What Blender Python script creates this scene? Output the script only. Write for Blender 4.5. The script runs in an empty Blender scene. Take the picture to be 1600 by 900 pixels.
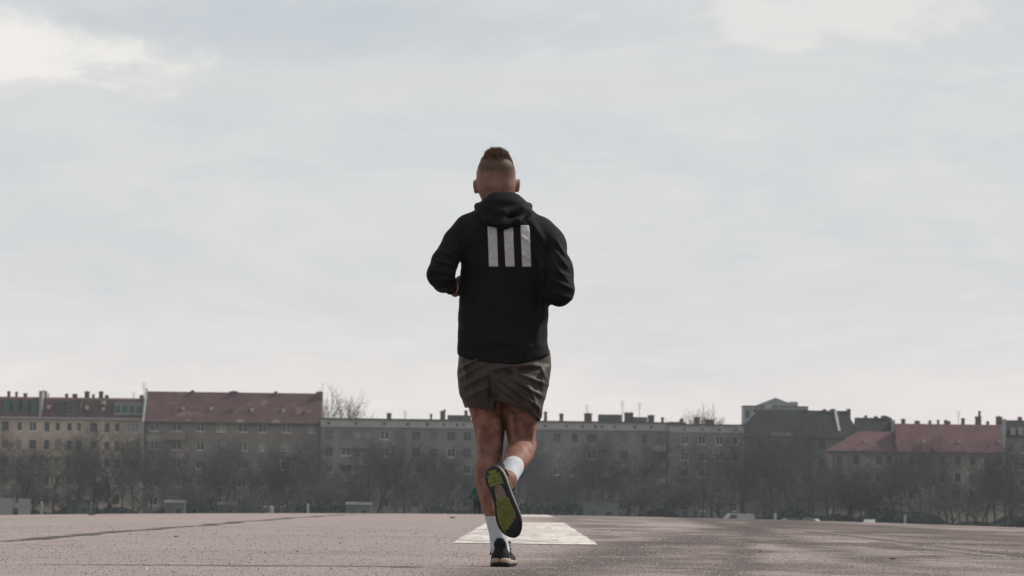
import bpy, bmesh, math, random
import numpy as np
from mathutils import Matrix, Vector, Euler

random.seed(7); np.random.seed(7)
scene = bpy.context.scene
COL = scene.collection
R = math.radians

# ------------------------------------------------------------------ camera
F = 7300.0                                   # focal length in pixels of the 1600 px wide photograph
ROLL = 0.013
CAM_H = 0.2904
_c, _s = math.cos(ROLL), math.sin(ROLL)
_vx, _vy = 22 * _c + 330 * _s, 22 * _s - 330 * _c
PITCH, YAW = math.atan(-_vy / F), math.atan(_vx / F)
CAM_ROT = Matrix.Rotation(YAW, 3, 'Z') @ Matrix.Rotation(math.pi / 2 + PITCH, 3, 'X') @ Matrix.Rotation(ROLL, 3, 'Z')
cd = bpy.data.cameras.new('camera'); cam = bpy.data.objects.new('camera', cd); COL.objects.link(cam)
cam.location = (0, 0, CAM_H); cam.rotation_euler = CAM_ROT.to_euler()
cd.sensor_width = 36; cd.lens = F / 1600 * 36; cd.clip_start = 0.1; cd.clip_end = 9000
cd.dof.use_dof = True; cd.dof.focus_distance = 20.0; cd.dof.aperture_fstop = 19
scene.camera = cam
scene.render.resolution_x, scene.render.resolution_y = 1024, 576

def ray(px, py):
    return (CAM_ROT @ Vector(((px - 800) / F, (450 - py) / F, -1))).normalized()
def W(px, py, d):
    r = ray(px, py); t = d / r.y
    return Vector((r.x * t, d, CAM_H + r.z * t))

# ------------------------------------------------------------------ world, sun, exposure
SUN_EL, SUN_AZ = R(41), R(66)                # azimuth from +Y towards +X
world = bpy.data.worlds.new('World'); scene.world = world; world.use_nodes = True
wn, wl = world.node_tree.nodes, world.node_tree.links
wn.clear()
def N(nodes, t, **kw):
    n = nodes.new(t)
    for k, v in kw.items():
        if k.startswith('i_'): n.inputs[int(k[2:])].default_value = v
        else: setattr(n, k, v)
    return n
def build_world():
    L = wl.new
    out = N(wn, 'ShaderNodeOutputWorld'); bg = N(wn, 'ShaderNodeBackground'); bg.inputs[1].default_value = 0.1
    L(bg.outputs[0], out.inputs[0])
    sky = N(wn, 'ShaderNodeTexSky', sky_type='NISHITA', sun_disc=False, sun_elevation=SUN_EL, sun_rotation=SUN_AZ, air_density=1.0, dust_density=3.0)
    tc = N(wn, 'ShaderNodeTexCoord')
    d = tc.outputs['Generated']
    sep = N(wn, 'ShaderNodeSeparateXYZ'); L(d, sep.inputs[0])
    ramp = N(wn, 'ShaderNodeValToRGB'); cr = ramp.color_ramp
    cols = [(0.0, (8.45, 7.95, 7.7)), (0.020, (8.2, 7.8, 7.58)), (0.042, (7.02, 7.1, 7.18)), (0.075, (6.77, 6.94, 7.05)), (0.11, (6.62, 6.82, 6.97)), (1.0, (6.7, 6.9, 7.05))]
    while len(cr.elements) < len(cols): cr.elements.new(0.5)
    for e, (p, c) in zip(cr.elements, cols): e.position = p; e.color = (*[x / 10 for x in c], 1)
    L(sep.outputs[2], ramp.inputs[0])
    def noise(scale, det, mul, rough=0.55, dist=0.0, off=0.0):
        m = N(wn, 'ShaderNodeMapping'); m.inputs['Scale'].default_value = mul; m.inputs['Location'].default_value = (off, off * .7, off * .3)
        L(d, m.inputs[0])
        n = N(wn, 'ShaderNodeTexNoise'); n.inputs['Scale'].default_value = scale; n.inputs['Detail'].default_value = det
        n.inputs['Roughness'].default_value = rough; n.inputs['Distortion'].default_value = dist
        L(m.outputs[0], n.inputs[0]); return n.outputs[0]
    def math_(op, a, b, clamp=False):
        n = N(wn, 'ShaderNodeMath', operation=op, use_clamp=clamp)
        for k, v in enumerate((a, b)):
            if isinstance(v, (int, float)): n.inputs[k].default_value = v
            else: L(v, n.inputs[k])
        return n.outputs[0]
    n1 = noise(11, 6, (1, 1, 4.2), 0.55, 0.9)
    n2 = noise(34, 6, (1, 1, 2.2), 0.55, 0.9, 3.1)
    n3 = noise(90, 5, (1, 1, 1.6), 0.6, 0.4, 5.7)
    def patch(px, py, rx, ry, warp):
        c = ray(px, py)
        sub = N(wn, 'ShaderNodeVectorMath', operation='SUBTRACT'); L(d, sub.inputs[0]); sub.inputs[1].default_value = c
        dv = N(wn, 'ShaderNodeVectorMath', operation='DIVIDE'); L(sub.outputs[0], dv.inputs[0]); dv.inputs[1].default_value = (rx / F, 1.0, ry / F)
        ln = N(wn, 'ShaderNodeVectorMath', operation='LENGTH'); L(dv.outputs[0], ln.inputs[0])
        w = math_('MULTIPLY', math_('SUBTRACT', n2, 0.5), warp * 1.5)
        w2 = math_('MULTIPLY', math_('SUBTRACT', n3, 0.5), warp * .6)
        v = math_('ADD', math_('ADD', ln.outputs['Value'], w), w2)
        mr = N(wn, 'ShaderNodeMapRange', interpolation_type='SMOOTHERSTEP'); mr.inputs[1].default_value = 1.45; mr.inputs[2].default_value = 0.0
        L(v, mr.inputs[0]); return mr.outputs[0]
    col = ramp.outputs[0]
    # layered cloud: broad streaks and finer tufts
    def vary(col, n, lo, hi, dark, light):
        mr = N(wn, 'ShaderNodeMapRange'); mr.inputs[1].default_value = lo; mr.inputs[2].default_value = hi; L(n, mr.inputs[0])
        mx = N(wn, 'ShaderNodeMix', data_type='RGBA'); mx.inputs[6].default_value = (*dark, 1); mx.inputs[7].default_value = (*light, 1); L(mr.outputs[0], mx.inputs[0])
        mu = N(wn, 'ShaderNodeMix', data_type='RGBA', blend_type='MULTIPLY'); mu.inputs[0].default_value = 1
        L(col, mu.inputs[6]); L(mx.outputs[2], mu.inputs[7]); return mu.outputs[2]
    col = vary(col, n1, 0.3, 0.7, (0.945, 0.955, 0.965), (1.05, 1.04, 1.03))
    col = vary(col, n2, 0.3, 0.75, (0.965, 0.975, 0.985), (1.04, 1.03, 1.02))
    n4 = noise(22, 7, (1, 1, 5.5), 0.6, 1.6, 8.3)
    col = vary(col, n4, 0.42, 0.76, (0.99, 0.992, 0.995), (1.055, 1.045, 1.03))
    def blend(col, fac, c, amt):
        f = math_('MULTIPLY', fac, amt)
        mx = N(wn, 'ShaderNodeMix', data_type='RGBA'); L(f, mx.inputs[0]); L(col, mx.inputs[6]); mx.inputs[7].default_value = (*c, 1); return mx.outputs[2]
    col = blend(col, patch(420, 35, 480, 75, 1.2), (0.56, 0.61, 0.65), 0.75)
    col = blend(col, patch(1000, 40, 330, 45, 1.4), (0.60, 0.63, 0.65), 0.6)
    col = blend(col, patch(700, 130, 620, 42, 1.6), (0.70, 0.705, 0.70), 0.55)
    col = blend(col, patch(5, 78, 110, 66, 1.3), (0.95, 0.91, 0.86), .85)
    col = blend(col, patch(170, 84, 170, 34, 3.0), (0.90, 0.87, 0.83), 0.9)
    col = blend(col, patch(268, 108, 60, 26, 2.0), (0.88, 0.84, 0.80), 0.8)
    col = blend(col, patch(1310, 28, 330, 48, 2.6), (0.84, 0.81, 0.78), 0.75)
    sc = N(wn, 'ShaderNodeVectorMath', operation='SCALE'); L(col, sc.inputs[0]); sc.inputs[3].default_value = 10.0
    mx = N(wn, 'ShaderNodeMix', data_type='RGBA'); mx.inputs[0].default_value = 0.97
    L(sky.outputs[0], mx.inputs[6]); L(sc.outputs[0], mx.inputs[7]); L(mx.outputs[2], bg.inputs[0])
build_world()
sd = bpy.data.lights.new('sun', 'SUN'); sd.energy = 4.2; sd.angle = R(5); sd.color = (1.0, 0.93, 0.85)
sun = bpy.data.objects.new('sun', sd); COL.objects.link(sun)
_sdir = Vector((math.sin(SUN_AZ) * math.cos(SUN_EL), math.cos(SUN_AZ) * math.cos(SUN_EL), math.sin(SUN_EL)))
sun.rotation_euler = _sdir.to_track_quat('Z', 'Y').to_euler()
vs = scene.view_settings; vs.view_transform = 'Standard'; vs.look = 'None'; vs.exposure = 0.0; vs.gamma = 1.0; vs.use_curve_mapping = False
scene.cycles.use_denoising = True; scene.cycles.denoiser = 'OPENIMAGEDENOISE'; scene.cycles.denoising_input_passes = 'RGB_ALBEDO_NORMAL'; scene.cycles.denoising_prefilter = 'ACCURATE'
scene.cycles.sample_clamp_direct = 2.0; scene.cycles.sample_clamp_indirect = 1.0
scene.cycles.max_bounces = 6; scene.cycles.volume_bounces = 1; scene.cycles.transparent_max_bounces = 12

# ------------------------------------------------------------------ helpers
def tag(o, label=None, cat=None, group=None, kind=None):
    if label: o['label'] = label
    if cat: o['category'] = cat
    if group: o['group'] = group
    if kind: o['kind'] = kind
    return o
def link(name, data, parent=None):
    o = bpy.data.objects.new(name, data); COL.objects.link(o)
    if parent is not None: o.parent = parent
    return o
def empty(name, loc=(0, 0, 0), rot=(0, 0, 0)):
    o = link(name, None); o.location = loc; o.rotation_euler = rot; o.empty_display_size = 0.2; return o
def mesh(name, verts, faces, material, smooth=False):
    me = bpy.data.meshes.new(name)
    me.from_pydata([tuple(v) for v in verts], [], [tuple(f) for f in faces])
    if material is not None: me.materials.append(material)
    if smooth: me.polygons.foreach_set('use_smooth', [True] * len(me.polygons))
    me.update(); return me
class MB:
    def __init__(s): s.v, s.f = [], []
    def quad(s, *p):
        n = len(s.v); s.v += [tuple(q) for q in p]; s.f.append(tuple(range(n, n + len(p))))
    def box(s, x0, x1, y0, y1, z0, z1):
        n = len(s.v)
        s.v += [(x0, y0, z0), (x1, y0, z0), (x1, y1, z0), (x0, y1, z0), (x0, y0, z1), (x1, y0, z1), (x1, y1, z1), (x0, y1, z1)]
        s.f += [tuple(n + i for i in f) for f in ((0, 3, 2, 1), (4, 5, 6, 7), (0, 1, 5, 4), (1, 2, 6, 5), (2, 3, 7, 6), (3, 0, 4, 7))]
    def prism(s, a, b, ra, rb, k=5, caps=True):
        a, b = Vector(a), Vector(b); d = (b - a).normalized()
        u = d.orthogonal().normalized(); w = d.cross(u); n = len(s.v)
        for c, r in ((a, ra), (b, rb)):
            for i in range(k):
                t = 2 * math.pi * i / k
                s.v.append(tuple(c + (u * math.cos(t) + w * math.sin(t)) * r))
        for i in range(k):
            j = (i + 1) % k; s.f.append((n + i, n + j, n + k + j, n + k + i))
        if caps: s.f.append(tuple(n + k + i for i in range(k))); s.f.append(tuple(n + k - 1 - i for i in range(k)))
    def tube(s, pts, rad, k=6):
        for i in range(len(pts) - 1): s.prism(pts[i], pts[i + 1], rad[i], rad[i + 1], k)
    def build(s, name, m, parent=None, smooth=False):
        return link(name, mesh(name, s.v, s.f, m, smooth), parent)

MATS = {}
def mat(name, col, rough=0.8, var=0.15, scale=2.0, bump=0.0, bscale=None, spec=0.3, metal=0.0, mul=(1, 1, 1), col2=None):
    m = bpy.data.materials.new(name); m.use_nodes = True; MATS[name] = m
    nt = m.node_tree; ns = nt.nodes; L = nt.links.new; b = ns['Principled BSDF']
    b.inputs['Roughness'].default_value = rough; b.inputs['Specular IOR Level'].default_value = spec; b.inputs['Metallic'].default_value = metal
    tc = N(ns, 'ShaderNodeTexCoord'); mp = N(ns, 'ShaderNodeMapping'); mp.inputs['Scale'].default_value = mul; L(tc.outputs['Object'], mp.inputs[0])
    n = N(ns, 'ShaderNodeTexNoise'); n.inputs['Scale'].default_value = scale; n.inputs['Detail'].default_value = 5; L(mp.outputs[0], n.inputs[0])
    rp = N(ns, 'ShaderNodeValToRGB'); L(n.outputs[0], rp.inputs[0])
    c2 = col2 or col
    rp.color_ramp.elements[0].position = 0.3; rp.color_ramp.elements[1].position = 0.7
    rp.color_ramp.elements[0].color = (*[c * (1 - var) for c in col], 1); rp.color_ramp.elements[1].color = (*[min(1, c * (1 + var)) for c in c2], 1)
    L(rp.outputs[0], b.inputs['Base Color'])
    if bump:
        n2 = N(ns, 'ShaderNodeTexNoise'); n2.inputs['Scale'].default_value = bscale or scale * 4; n2.inputs['Detail'].default_value = 4; L(mp.outputs[0], n2.inputs[0])
        bp = N(ns, 'ShaderNodeBump'); bp.inputs['Strength'].default_value = bump; bp.inputs['Distance'].default_value = 0.02; L(n2.outputs[0], bp.inputs['Height']); L(bp.outputs[0], b.inputs['Normal'])
    return m

# ------------------------------------------------------------------ ground and runway
def gz(x, y):
    if y < 60: z = 0.0
    elif y < 160: z = -3e-5 * (y - 60) ** 2
    elif y < 900: z = -0.3 - 0.0052 * (y - 160)
    else: z = -4.148
    a = abs(x)
    z -= 0.00115 * min(a, 14) ** 2
    if a > 14: z -= 0.01 * (min(a, 40) - 14)
    return z
def sheet(name, xs, ys, dz, m):
    v = [(x, y, gz(x, y) + dz) for y in ys for x in xs]; nx = len(xs)
    f = [(j * nx + i, j * nx + i + 1, (j + 1) * nx + i + 1, (j + 1) * nx + i) for j in range(len(ys) - 1) for i in range(nx - 1)]
    return link(name, mesh(name, v, f, m, True))
def asphalt():
    m = bpy.data.materials.new('worn_asphalt'); m.use_nodes = True
    nt = m.node_tree; ns = nt.nodes; L = nt.links.new; b = ns['Principled BSDF']; b.inputs['Roughness'].default_value = 0.85; b.inputs['Specular IOR Level'].default_value = 0.25
    tc = N(ns, 'ShaderNodeTexCoord'); P = tc.outputs['Object']
    def noise(scale, det=5, mul=(1, 1, 1), rough=0.6):
        mp = N(ns, 'ShaderNodeMapping'); mp.inputs['Scale'].default_value = mul; L(P, mp.inputs[0])
        n = N(ns, 'ShaderNodeTexNoise'); n.inputs['Scale'].default_value = scale; n.inputs['Detail'].default_value = det; n.inputs['Roughness'].default_value = rough
        L(mp.outputs[0], n.inputs[0]); return n.outputs[0]
    def mathn(op, a, c, clamp=False):
        n = N(ns, 'ShaderNodeMath', operation=op, use_clamp=clamp)
        for k, v in enumerate((a, c)):
            if isinstance(v, (int, float)): n.inputs[k].default_value = v
            else: L(v, n.inputs[k])
        return n.outputs[0]
    def mr(v, a, c, lo=0.0, hi=1.0):
        n = N(ns, 'ShaderNodeMapRange', interpolation_type='SMOOTHSTEP'); L(v, n.inputs[0])
        for k, q in enumerate((a, c, lo, hi)): n.inputs[k + 1].default_value = q
        return n.outputs[0]
    def mix(fac, a, c):
        n = N(ns, 'ShaderNodeMix', data_type='RGBA'); L(fac, n.inputs[0])
        for k, q in ((6, a), (7, c)):
            if isinstance(q, tuple): n.inputs[k].default_value = (*q, 1)
            else: L(q, n.inputs[k])
        return n.outputs[2]
    base = mix(noise(0.35, 6), (0.225, 0.179, 0.167), (0.375, 0.306, 0.288))
    base = mix(mr(noise(150, 2), 0.45, 0.66), base, (0.095, 0.077, 0.073))           # aggregate
    base = mix(mathn('MULTIPLY', mr(noise(60, 3), 0.55, 0.75), 0.7), base, (0.45, 0.39, 0.37))
    sp = N(ns, 'ShaderNodeSeparateXYZ'); L(P, sp.inputs[0]); X, Y = sp.outputs[0], sp.outputs[1]
    wob = mathn('MULTIPLY', mathn('SUBTRACT', noise(0.25, 4), 0.5), 0.5)
    wob2 = mathn('MULTIPLY', mathn('SUBTRACT', noise(1.2, 5), 0.5), 0.4)
    Xw = mathn('ADD', mathn('ADD', X, wob), wob2)
    def band(x0, w, soft):
        d = mathn('ABSOLUTE', mathn('SUBTRACT', Xw, x0), 0); return mr(d, w + soft, w - soft if w > soft else 0.0)
    dark = (0.045, 0.034, 0.031)
    # tar seams along both slab edges
    base = mix(mathn('MULTIPLY', band(-3.25, 0.09, 0.035), mr(noise(0.5, 4), 0.15, 0.35)), base, dark)
    base = mix(mathn('MULTIPLY', band(2.95, 0.08, 0.06), mr(noise(0.6, 4), 0.3, 0.55)), base, dark)
    base = mix(mathn('MULTIPLY', band(4.3, 1.15, 0.5), mr(noise(0.22, 4, (1, .35, 1)), 0.28, 0.5, 0, .85)), base, (0.085, 0.063, 0.056))
    base = mix(mathn('MULTIPLY', band(-6.6, .25, 0.2), mr(noise(0.3, 3), 0.35, 0.6, 0, .6)), base, (0.15, 0.115, 0.105))
    # rubber streaks and damp stains on the right half
    st = mathn('MULTIPLY', mr(noise(0.85, 7, (1.0, 0.30, 1), 0.66), 0.42, 0.56), mathn('MULTIPLY', mr(X, -0.1, 0.8), mr(noise(.16, 3, (1, .6, 1)), .33, .5)))
    base = mix(mathn('MULTIPLY', st, 0.9), base, (0.06, 0.046, 0.043))
    st3 = mr(noise(2.6, 6, (1.0, 0.35, 1), 0.7), 0.55, 0.72, 0, .55)
    base = mix(mathn('MULTIPLY', st3, mr(X, -6.0, 1.5, .35, 1.0)), base, (0.085, 0.066, 0.061))
    # rubber laid down by wheels drifting across to the right, and by a second pair further out
    for x0, sl, w, so in ((0.15, 0.073, .30, .28), (1.75, 0.02, .16, .2), (0.9, 0.05, .07, .1)):
        dd = mathn('ABSOLUTE', mathn('SUBTRACT', Xw, mathn('ADD', mathn('MULTIPLY', mathn('SUBTRACT', Y, 20), sl), x0)), 0)
        fz = mathn('MULTIPLY', mr(dd, w + so, max(0, w - so)), mr(noise(0.9, 6, (1, .4, 1), .7), .32, .54))
        base = mix(mathn('MULTIPLY', fz, .92), base, (0.058, 0.045, 0.042))
    st2 = mr(noise(0.33, 6, (1.0, 0.5, 1), 0.6), 0.58, 0.78, 0, .5)
    base = mix(st2, base, (0.15, 0.118, 0.11))
    # transverse cracks
    cr = mathn('ABSOLUTE', mathn('SUBTRACT', noise(0.21, 4, (0.5, 1.4, 1)), 0.5), 0)
    base = mix(mr(cr, 0.006, 0.0, 0, .65), base, (0.07, 0.055, 0.05))
    L(base, b.inputs['Base Color'])
    bp = N(ns, 'ShaderNodeBump'); bp.inputs['Strength'].default_value = 0.5; bp.inputs['Distance'].default_value = 0.006
    L(noise(110, 3), bp.inputs['Height']); L(bp.outputs[0], b.inputs['Normal'])
    return m
M_ASPH = asphalt()
M_GRASS = mat('dry_grass', (0.09, 0.095, 0.05), 0.95, 0.35, 0.4, 0.3, 6)
_ys = [-40, -10] + list(np.arange(0, 60, 5)) + list(np.arange(60, 340, 4)) + list(range(340, 900, 40)) + [900, 1200, 2000, 4000, 7000]
_xs = [-4000, -1200, -400, -150, -60, -40, -26] + list(range(-20, 21, 2)) + [26, 40, 60, 150, 400, 1200, 4000]
tag(sheet('ground', _xs, _ys, -0.05, M_GRASS), kind='structure')
tag(sheet('runway', list(np.arange(-24, 24.1, 1.0)), [-30, 0] + list(np.arange(4, 340, 3)), 0.0, M_ASPH), kind='structure')

def worn_paint(name, col, thr):
    m = bpy.data.materials.new(name); m.use_nodes = True
    nt = m.node_tree; ns = nt.nodes; L = nt.links.new; b = ns['Principled BSDF']; b.inputs['Roughness'].default_value = 0.7
    tc = N(ns, 'ShaderNodeTexCoord'); P = tc.outputs['Object']
    def noise(s, d, mul=(1, 1, 1)):
        mp = N(ns, 'ShaderNodeMapping'); mp.inputs['Scale'].default_value = mul; L(P, mp.inputs[0])
        n = N(ns, 'ShaderNodeTexNoise'); n.inputs['Scale'].default_value = s; n.inputs['Detail'].default_value = d; n.inputs['Roughness'].default_value = .65; L(mp.outputs[0], n.inputs[0]); return n.outputs[0]
    rp = N(ns, 'ShaderNodeValToRGB'); L(noise(0.9, 6, (2, .5, 1)), rp.inputs[0])
    rp.color_ramp.elements[0].position = .3; rp.color_ramp.elements[1].position = .7
    rp.color_ramp.elements[0].color = (*[c * .55 for c in col], 1); rp.color_ramp.elements[1].color = (*col, 1); L(rp.outputs[0], b.inputs['Base Color'])
    n = N(ns, 'ShaderNodeMapRange'); L(noise(7, 7), n.inputs[0]); n.inputs[1].default_value = thr; n.inputs[2].default_value = thr + .05
    # hairline cracks in the paint
    cm = N(ns, 'ShaderNodeMath', operation='SUBTRACT'); L(noise(.7, 5), cm.inputs[0]); cm.inputs[1].default_value = .5
    ca = N(ns, 'ShaderNodeMath', operation='ABSOLUTE'); L(cm.outputs[0], ca.inputs[0])
    c2 = N(ns, 'ShaderNodeMapRange'); L(ca.outputs[0], c2.inputs[0]); c2.inputs[1].default_value = .003; c2.inputs[2].default_value = .009
    mu = N(ns, 'ShaderNodeMath', operation='MULTIPLY'); L(n.outputs[0], mu.inputs[0]); L(c2.outputs[0], mu.inputs[1]); L(mu.outputs[0], b.inputs['Alpha'])
    return m
M_PAINT = worn_paint('worn_white_paint', (0.72, 0.665, 0.62), 0.41)
M_PAINT2 = worn_paint('flaked_white_paint', (0.60, 0.55, 0.51), 0.55)
def marking(name, x0, x1, y0, y1, m, label, jag=0.0, n=40):
    ys = np.linspace(y0, y1, n); v = []; rnd = random.Random(int(y0 * 7 + x0 * 3))
    for y in ys:
        a, c = x0 + rnd.uniform(-jag, jag), x1 + rnd.uniform(-jag, jag)
        for x in (a, (a + c) / 2, c): v.append((x, y, gz(x, y) + 0.004))
    f = [(3 * j + i, 3 * j + i + 1, 3 * j + i + 4, 3 * j + i + 3) for j in range(n - 1) for i in (0, 1)]
    return tag(link(name, mesh(name, v, f, m)), label, 'road marking', None)
for k in range(2):
    y0 = 30.2 + 48.5 * k
    marking('centre_line_dash', -0.475, 0.475, y0, y0 + 28, M_PAINT,
        ['broad worn white runway dash just beyond the planted foot', 'thin sliver of white runway dash out near the crest'][k], 0.012)
marking('edge_line', -3.06, -2.90, 17, 58, M_PAINT2, 'flaked white line beside the dark seam on the left', 0.03, 80)
marking('edge_line', 2.72, 2.86, 17, 75, M_PAINT2, 'flaked white line beside the dark seam on the right', 0.03, 80)

# loose grit standing up from the surface, near ground only
def grit():
    rnd = np.random.RandomState(3); v = []; f = []
    bands = [(16.8, 21.5, 34000, .0024), (21.5, 28, 24000, .0028), (28, 45, 14000, .0038)]
    for y0, y1, n, r in bands:
        y = rnd.uniform(y0, y1, n); x = rnd.uniform(-1, 1, n) * y * 0.122; s = r * np.exp(rnd.normal(0, .35, n)) * (1 + (rnd.rand(n) > .9993) * 1.8)
        for i in range(n):
            a = rnd.rand() * 6.28; h = s[i] * rnd.uniform(.6, 1.1); z = gz(x[i], y[i]) - .001; b0 = len(v)
            for q in range(4):
                t = a + q * 1.57 + rnd.uniform(-.3, .3); v.append((x[i] + math.cos(t) * s[i], y[i] + math.sin(t) * s[i], z))
            v.append((x[i] + s[i] * .2, y[i], z + h)); f += [(b0, b0 + 1, b0 + 4), (b0 + 1, b0 + 2, b0 + 4), (b0 + 2, b0 + 3, b0 + 4), (b0 + 3, b0, b0 + 4)]
    m = bpy.data.materials.new('grit_stone'); m.use_nodes = True; nt = m.node_tree; ns = nt.nodes
    g = N(ns, 'ShaderNodeNewGeometry'); rp = N(ns, 'ShaderNodeValToRGB'); nt.links.new(g.outputs['Random Per Island'], rp.inputs[0])
    rp.color_ramp.elements[0].color = (.075, .063, .06, 1); rp.color_ramp.elements[1].color = (.44, .38, .362, 1)
    nt.links.new(rp.outputs[0], ns['Principled BSDF'].inputs['Base Color']); ns['Principled BSDF'].inputs['Roughness'].default_value = .9
    return tag(link('loose_grit', mesh('loose_grit', v, f, m)), 'fine stone grit scattered over the near asphalt', 'grit', kind='stuff')
grit()
M_DIRT = mat('dark_clod', (0.05, 0.04, 0.036), 0.95, .3, 40, .4)
def clod(px, py, d, s, label):
    p = W(px, py, d); bm = bmesh.new(); bmesh.ops.create_icosphere(bm, subdivisions=2, radius=1); rnd = random.Random(px)
    for w in bm.verts: w.co *= rnd.uniform(.75, 1.1); w.co.z = max(w.co.z, -.3)
    me = bpy.data.meshes.new('clod'); bm.to_mesh(me); bm.free(); me.materials.append(M_DIRT)
    o = link('clod', me); o.location = (p.x, d, gz(p.x, d) + s * .15); o.scale = (s * 1.6, s * 1.2, s * .55); tag(o, label, 'clod')
clod(143, 806, 80, .045, 'small dark clod lying near the crest at far left')
clod(707, 809, 70, .03, 'small dark clod lying left of the runner near the crest')
clod(275, 842, 33, .012, 'tiny dark clod on the left half of the asphalt')
clod(1395, 860, 25, .012, 'tiny dark clod on the right half of the asphalt')


# ------------------------------------------------------------------ buildings beyond the field
M_FRAME = mat('window_frame_white', (0.55, 0.54, 0.52), 0.6, .08, 3)
M_FRAME_D = mat('window_frame_brown', (0.16, 0.13, 0.11), 0.6, .1, 3)
M_GLASS = mat('window_glass', (0.018, 0.02, 0.022), 0.12, .3, .3, spec=.5)
M_GLASS_C = mat('curtained_glass', (0.12, 0.12, 0.12), 0.3, .3, 1.5, spec=.4)
M_GLASS_B = mat('blind_glass', (0.24, 0.235, 0.225), 0.4, .2, 1.5, spec=.4)
M_GLASS_T = mat('teal_glass', (0.03, 0.062, 0.06), 0.2, .3, .3, spec=.5)
M_OCHRE = mat('ochre_render', (0.43, 0.335, 0.275), 0.9, .3, .2)
M_BALC_O = mat('ochre_balcony', (0.3, 0.25, 0.17), 0.9, .2, .3)
M_TAUPE = mat('taupe_render', (0.19, 0.155, 0.14), 0.9, .15, .22)
M_BEIGE = mat('beige_render', (0.29, 0.25, 0.22), 0.9, .15, .22)
M_GREYR = mat('grey_render', (0.18, 0.165, 0.165), 0.9, .13, .2)
M_CORN = mat('pale_cornice', (0.34, 0.325, 0.31), 0.85, .12, .4)
M_BALC = mat('pale_concrete', (0.29, 0.275, 0.265), 0.85, .12, .4)
M_DARKW = mat('dark_render', (0.12, 0.112, 0.112), 0.9, .2, .2)
M_LEAD = mat('lead_grey', (0.24, 0.25, 0.26), 0.6, .15, .5)
M_CHIM = mat('chimney_brick', (0.11, 0.075, 0.065), 0.9, .25, 1.0)
M_BITUM = mat('roof_felt', (0.09, 0.085, 0.085), 0.9, .2, .5)
M_METAL = mat('dark_steel', (0.07, 0.07, 0.075), 0.5, .2, 2, metal=.6)
def roof_mat(name, col, patchcol, amt):
    m = bpy.data.materials.new(name); m.use_nodes = True; nt = m.node_tree; ns = nt.nodes; L = nt.links.new; b = ns['Principled BSDF']; b.inputs['Roughness'].default_value = .9; b.inputs['Specular IOR Level'].default_value = .08
    tc = N(ns, 'ShaderNodeTexCoord'); P = tc.outputs['Object']
    def noise(s, d, mul=(1, 1, 1)):
        mp = N(ns, 'ShaderNodeMapping'); mp.inputs['Scale'].default_value = mul; L(P, mp.inputs[0])
        n = N(ns, 'ShaderNodeTexNoise'); n.inputs['Scale'].default_value = s; n.inputs['Detail'].default_value = d; n.inputs['Roughness'].default_value = .65; L(mp.outputs[0], n.inputs[0]); return n.outputs[0]
    rp = N(ns, 'ShaderNodeValToRGB'); L(noise(.5, 6), rp.inputs[0]); rp.color_ramp.elements[0].position = .3; rp.color_ramp.elements[1].position = .7
    rp.color_ramp.elements[0].color = (*[c * .75 for c in col], 1); rp.color_ramp.elements[1].color = (*[c * 1.2 for c in col], 1)
    mr = N(ns, 'ShaderNodeMapRange'); L(noise(.33, 7, (1, 1, 1.5)), mr.inputs[0]); mr.inputs[1].default_value = .56; mr.inputs[2].default_value = .7; mr.inputs[4].default_value = amt
    mx = N(ns, 'ShaderNodeMix', data_type='RGBA'); L(mr.outputs[0], mx.inputs[0]); L(rp.outputs[0], mx.inputs[6]); mx.inputs[7].default_value = (*patchcol, 1)
    wv = N(ns, 'ShaderNodeTexWave', bands_direction='Z'); L(P, wv.inputs[0]); wv.inputs['Scale'].default_value = 1.0; wv.inputs['Distortion'].default_value = .4
    mm = N(ns, 'ShaderNodeMapRange'); L(wv.outputs[1], mm.inputs[0]); mm.inputs[3].default_value = .86; mm.inputs[4].default_value = 1.05
    mu = N(ns, 'ShaderNodeVectorMath', operation='SCALE'); L(mx.outputs[2], mu.inputs[0]); L(mm.outputs[0], mu.inputs[3]); L(mu.outputs[0], b.inputs['Base Color'])
    return m
M_ROOF_B = roof_mat('brown_red_tiles', (0.088, 0.051, 0.053), (0.26, 0.18, 0.17), .65)
M_ROOF_R = roof_mat('red_tiles', (0.108, 0.058, 0.062), (0.16, 0.098, 0.095), .45)
M_ROOF_D = roof_mat('dark_slates', (0.03, 0.028, 0.03), (0.055, 0.05, 0.05), .4)
M_ROOF_M = roof_mat('maroon_tiles', (0.105, 0.06, 0.058), (0.15, 0.1, 0.09), .3)

WIN_CACHE = {}; WRND = random.Random(11)
def window_meshes(w, h, style):
    key = (round(w, 2), round(h, 2), style)
    if key not in WIN_CACHE:
        f = MB(); t = 0.09; fm = M_FRAME_D if style == 'dark' else M_FRAME
        f.box(-w / 2, w / 2, -.02, .06, 0, t); f.box(-w / 2, w / 2, -.02, .06, h - t, h)
        f.box(-w / 2, -w / 2 + t, -.02, .06, t, h - t); f.box(w / 2 - t, w / 2, -.02, .06, t, h - t)
        n = max(1, int(round(w / .75)))
        for i in range(1, n): f.box(-w / 2 + i * w / n - .045, -w / 2 + i * w / n + .045, -.015, .055, t, h - t)
        f.box(-w / 2 - .08, w / 2 + .08, -.22, .0, -.1, -.003)          # sill
        g = MB(); g.box(-w / 2 + .02, w / 2 - .02, .02, .05, .02, h - .02)
        WIN_CACHE[key] = (mesh('window', f.v, f.f, fm), mesh('pane', g.v, g.f, M_GLASS_T if style == 'teal' else M_GLASS))
    return WIN_CACHE[key]
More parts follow.
